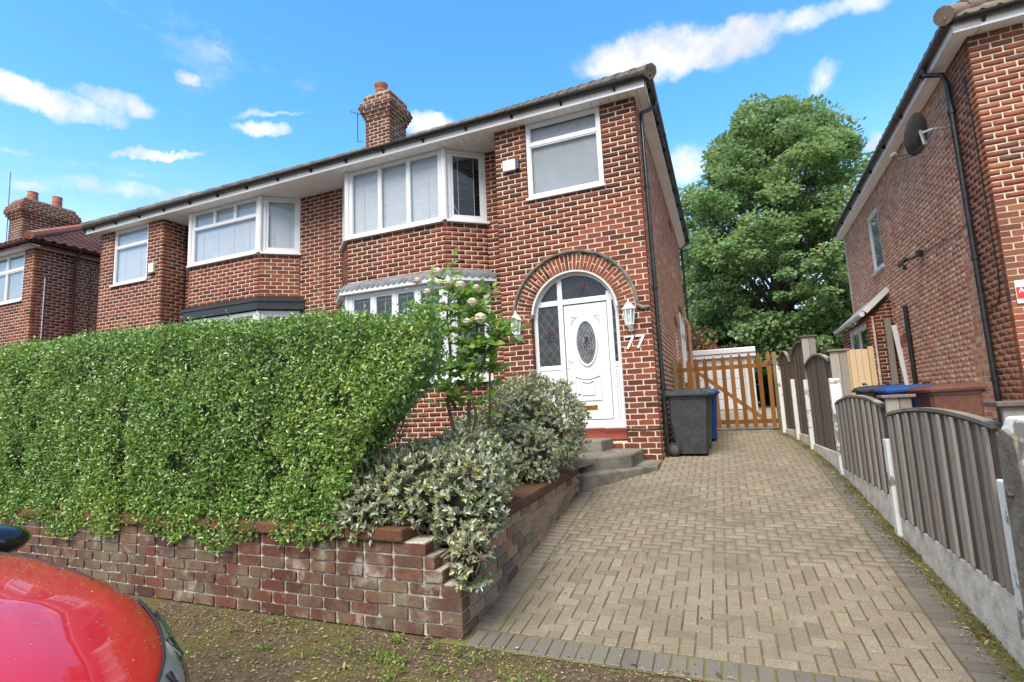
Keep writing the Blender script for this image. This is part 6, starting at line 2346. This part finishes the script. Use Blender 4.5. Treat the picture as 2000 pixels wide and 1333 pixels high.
for sgn in (1, -1):
    hx = list(np.linspace(-1.64, -.98, 16))
    kk = list(range(8, 13))
    inner, lens = [], []

    def frac(x, kf, d):
        k0 = int(kf)
        return tuple(Vector(car_off(x, k0, sgn, d)).lerp(Vector(car_off(x, min(k0 + 1, 15), sgn, d)), kf - k0))

    def k_up(x):
        return float(np.interp(x, [-1.62, -1.5, -1.35, -1.15, -.98], [10.2, 9.0, 8.0, 6.6, 5.6]))
    for i, x in enumerate(hx):
        ka = k_up(x)
        kb = 11.5 if i < 2 else 13.0
        inner.append([frac(x, ka + (kb - ka) * q / 6, .006) for q in range(7)])
        lens.append([frac(x, ka + (kb - ka) * q / 6, .016 if 0 < q < 6 else .007) for q in range(7)])
    hl = MB().strip(inner).build('headlight', 'reflector', car, smooth=True)
    MB().strip(lens).build('lens', 'lens', hl, smooth=True)
    fins = MB()
    for i in range(2, 15, 3):
        ka = k_up(hx[i])
        pts_ = [frac(hx[min(15, i + (q % 2))], ka + .3 + (12.6 - ka) * q / 5, .010) for q in range(6)]
        fins.tube(pts_, .007, 5)
    fins.build('reflector_fins', 'car_black_gloss', hl, kind='stuff')
    ed = MB().tube([frac(x, k_up(x), .004) for x in hx], .004, 5)
    ed.build('seal', 'rubber', hl)
    gapl = MB().tube([car_pt(x, 7, sgn, -.0005) for x in np.linspace(-2.28, -1.64, 14)], .0032, 5)
    gapl.build('bonnet_gap', 'rubber', cbody)
    # wing mirror
    mc = Vector((-2.58, CY + sgn * 0.99, .975))
    mm = MB()
    prof = []
    for i in range(9):
        s = i / 8
        yy = mc.y + sgn * (-.11 + .24 * s)
        hh = .075 * (1 - (2 * s - 1) ** 4 * .55) * (1.05 - .35 * s)
        ww = .105 * (1 - (2 * s - 1) ** 4 * .5)
        prof.append([(mc.x - .02 + ww * (math.cos(a) if math.cos(a) > 0 else .35 * math.cos(a)), yy, mc.z - .01 * s + hh * math.sin(a)) for a in [2 * math.pi * q / 16 for q in range(16)]])
    mm.strip(prof, close=True)
    mm.f.append(tuple(range(16)))
    mm.f.append(tuple(range(8 * 16, 9 * 16)))
    mo_ = mm.build('wing_mirror', 'car_black_gloss', car, smooth=True)
    MB().tube([(-2.56, CY + sgn * .82, .95), (-2.57, CY + sgn * .92, .955)], [.03, .025], 8).build('mirror_stalk', 'car_black_gloss', mo_, smooth=True)
    # wheels
    for wx in (-1.62, -4.15):
        Rw = Matrix.Rotation(math.pi / 2, 3, 'X')
        MB().lathe([(.36, -.02), (.385, -.02), (.385, .02), (.36, .02)], (wx, CY + sgn * .90, .32), 28, Rw).build('wheel_arch', 'rubber', car)
        w_ = MB().lathe([(.2, -.10), (.30, -.11), (.325, -.08), (.325, .08), (.30, .11), (.2, .10)], (wx, CY + sgn * .83, .315), 32, Rw).build('wheel', 'rubber', car, smooth=True)
        rim = MB().lathe([(.205, -.06), (.205, .112), (.19, .115), (.18, .06), (.05, .09), (.0, .09)] if sgn < 0 else [(.205, .06), (.205, -.112), (.19, -.115), (.18, -.06), (.05, -.09), (.0, -.09)], (wx, CY + sgn * .83, .315), 24, Rw)
        rim.build('rim', 'steel', w_, smooth=True)
# glasshouse
gh = MB()
st_ = [(-2.16, .985, .985, .0, .74), (-2.38, .99, 1.13, .0, .75), (-2.70, .985, 1.33, .0, .76), (-3.02, .98, 1.445, 0, .76), (-3.5, .98, 1.475, 0, .76), (-4.1, .98, 1.42, 0, .74), (-4.5, .975, 1.25, 0, .70), (-4.78, .95, .98, 0, .66)]
rows_ = []
for (x, zb_, zt, _, w) in st_:
    hgt = zt - zb_
    wt_ = w + .08 - .30 * hgt
    rows_.append([(x, CY - w - .08, zb_ - .01), (x, CY - wt_, zb_ + hgt * .9), (x, CY - wt_ * .85, zt), (x + .04, CY, zt + .02), (x, CY + wt_ * .85, zt), (x, CY + wt_, zb_ + hgt * .9), (x, CY + w + .08, zb_ - .01)])
gh.strip(rows_)
gh.build('glasshouse', 'car_glass', car, smooth=True)
rf = MB().strip([[(p[0], p[1], p[2] + .008) for p in r_[1:6]] for r_ in rows_[3:6]])
rf.build('roof_panel', 'car_paint', car, smooth=True)
for sgn in (0, 6):
    pl_ = MB().tube([(r_[sgn][0] + .0, r_[sgn][1] * 1.0, r_[sgn][2] + .02) if i == 0 else (r_[1 if sgn == 0 else 5][0], r_[1 if sgn == 0 else 5][1], r_[1 if sgn == 0 else 5][2]) for i, r_ in enumerate(rows_[:4])], .028, 8)
    pl_.build('windscreen_pillar', 'car_black_gloss', car, smooth=True)
cw = MB().strip([[(x_, CY + yy, z_) for yy in np.linspace(-.80, .80, 12)] for x_, z_ in ((-2.40, .99), (-2.24, 1.035), (-2.16, 1.035))])
cw.build('cowl', 'rubber', car, smooth=True)
wp = MB()
wp.tube([(-2.12, CY + .55, 1.05), (-2.2, CY + .2, 1.10), (-2.26, CY - .2, 1.13)], .008, 6)
wp.build('wiper', 'rubber', car)
gr = MB()
for k in range(4):
    gr.tube([car_pt(-.86, 13, -1, .01)[:2] + (.42 + k * .05,), (XN + .012, CY, .42 + k * .05), car_pt(-.86, 13, 1, .01)[:2] + (.42 + k * .05,)], .012, 6)
gr.build('grille', 'car_black_gloss', car)
# rain drops on the bonnet
dm = MB()
rr_ = random.Random(2)
for k in range(330):
    x = rr_.uniform(-2.2, -.95)
    kq = rr_.uniform(1, 8.6)
    k0 = int(kq)
    a, b_ = Vector(car_pt(x, k0, 1)), Vector(car_pt(x, k0 + 1, 1))
    c = a.lerp(b_, kq - k0)
    s = rr_.choice((.0012, .0015, .002, .0026, .0034))
    el_ = rr_.uniform(1.0, 3.5)
    m_ = MB().lathe([(s, 0), (s * .85, s * .22), (s * .5, s * .36), (s * .05, s * .42)], (0, 0, 0), 7)
    dm.add([(c.x + v[0] * el_, c.y + v[1], c.z + v[2] + .0004) for v in m_.v], m_.f)
dm.build('rain_drops', 'water_drop', cbody, smooth=True, kind='stuff')

car.location.x -= 0.11

# ------------------------------------------------------------------ litter, moss, weeds
def scatter_litter(n, xr, yr, seed, mat, name, label, cat, smin, smax, dens_f=None, flat_=.35, up=0.004):
    r = np.random.default_rng(seed)
    x = r.uniform(*xr, n)
    y = r.uniform(*yr, n)
    if dens_f is not None:
        k = r.random(n) < dens_f(x, y)
        x, y = x[k], y[k]
    z = np.array([gz(q) if q > 2.95 else -.010 for q in y]) + up + r.uniform(0, .006, len(x))
    P = np.stack([x, y, z], 1)
    A = r.normal(size=P.shape) * np.array([1, 1, flat_])
    N = r.normal(scale=flat_, size=P.shape) + np.array([0, 0, 1])
    L = r.uniform(smin, smax, len(x)) * (1 + (r.random(len(x)) < .06) * 1.2)
    o = leaves(name, P, A, N, L, L * r.uniform(.35, .6, len(x)), mat, None)
    return tag(o, label, cat, kind='stuff')


scatter_litter(26000, (-4.2, 1.2), (1.3, 2.97), 31, 'litter_leaf', 'leaf_litter', 'fallen leaf litter and clippings along the foot of the front wall', 'leaf litter', .005, .019,
               lambda x, y: np.clip((y - 1.5) / 1.3, 0.05, 1) ** 1.2)
scatter_litter(900, (-1.5, 1.15), (3.0, 9), 32, 'litter_leaf', 'drive_litter', 'scattered dry bits on the paved drive', 'leaf litter', .006, .016)
scatter_litter(11000, (1.10, 1.23), (3.0, 9.2), 33, 'moss_tuft', 'moss_strip', 'strip of moss and debris along the foot of the fence', 'moss', .004, .014,
               lambda x, y: np.clip((x - 1.08) / .08, .05, 1) * np.clip(.55 + .6 * np.sin(y * 3.1) * np.sin(y * 7.7 + 1), .12, 1), flat_=.9, up=.0)
scatter_litter(2000, (1.06, 1.23), (3.0, 8), 34, 'litter_leaf', 'fence_litter', 'dry leaves lying in the moss along the fence', 'leaf litter', .006, .018, flat_=.6, up=.006)
r = np.random.default_rng(40)
wc = np.stack([np.concatenate([r.uniform(-3.8, -0.9, 34), r.uniform(-2.2, -.9, 26)]), np.concatenate([r.uniform(1.7, 2.9, 34), r.uniform(2.5, 2.93, 26)])], 1)
PP = []
for (x, y) in wc:
    m_ = r.integers(6, 26)
    PP.append(np.stack([r.normal(x, .03, m_), r.normal(y, .025, m_), np.abs(r.normal(.006, .012, m_))], 1))
P = np.concatenate(PP)
o = leaves('weeds', P, r.normal(size=P.shape) * np.array([1, 1, .3]) + np.array([0, 0, .35]), r.normal(scale=.4, size=P.shape) + np.array([0, 0, 1]), r.uniform(.014, .032, len(P)), r.uniform(.008, .016, len(P)), 'weed_leaf', None)
tag(o, 'small green weeds sprouting in the dirt along the front wall', 'weeds', kind='stuff')
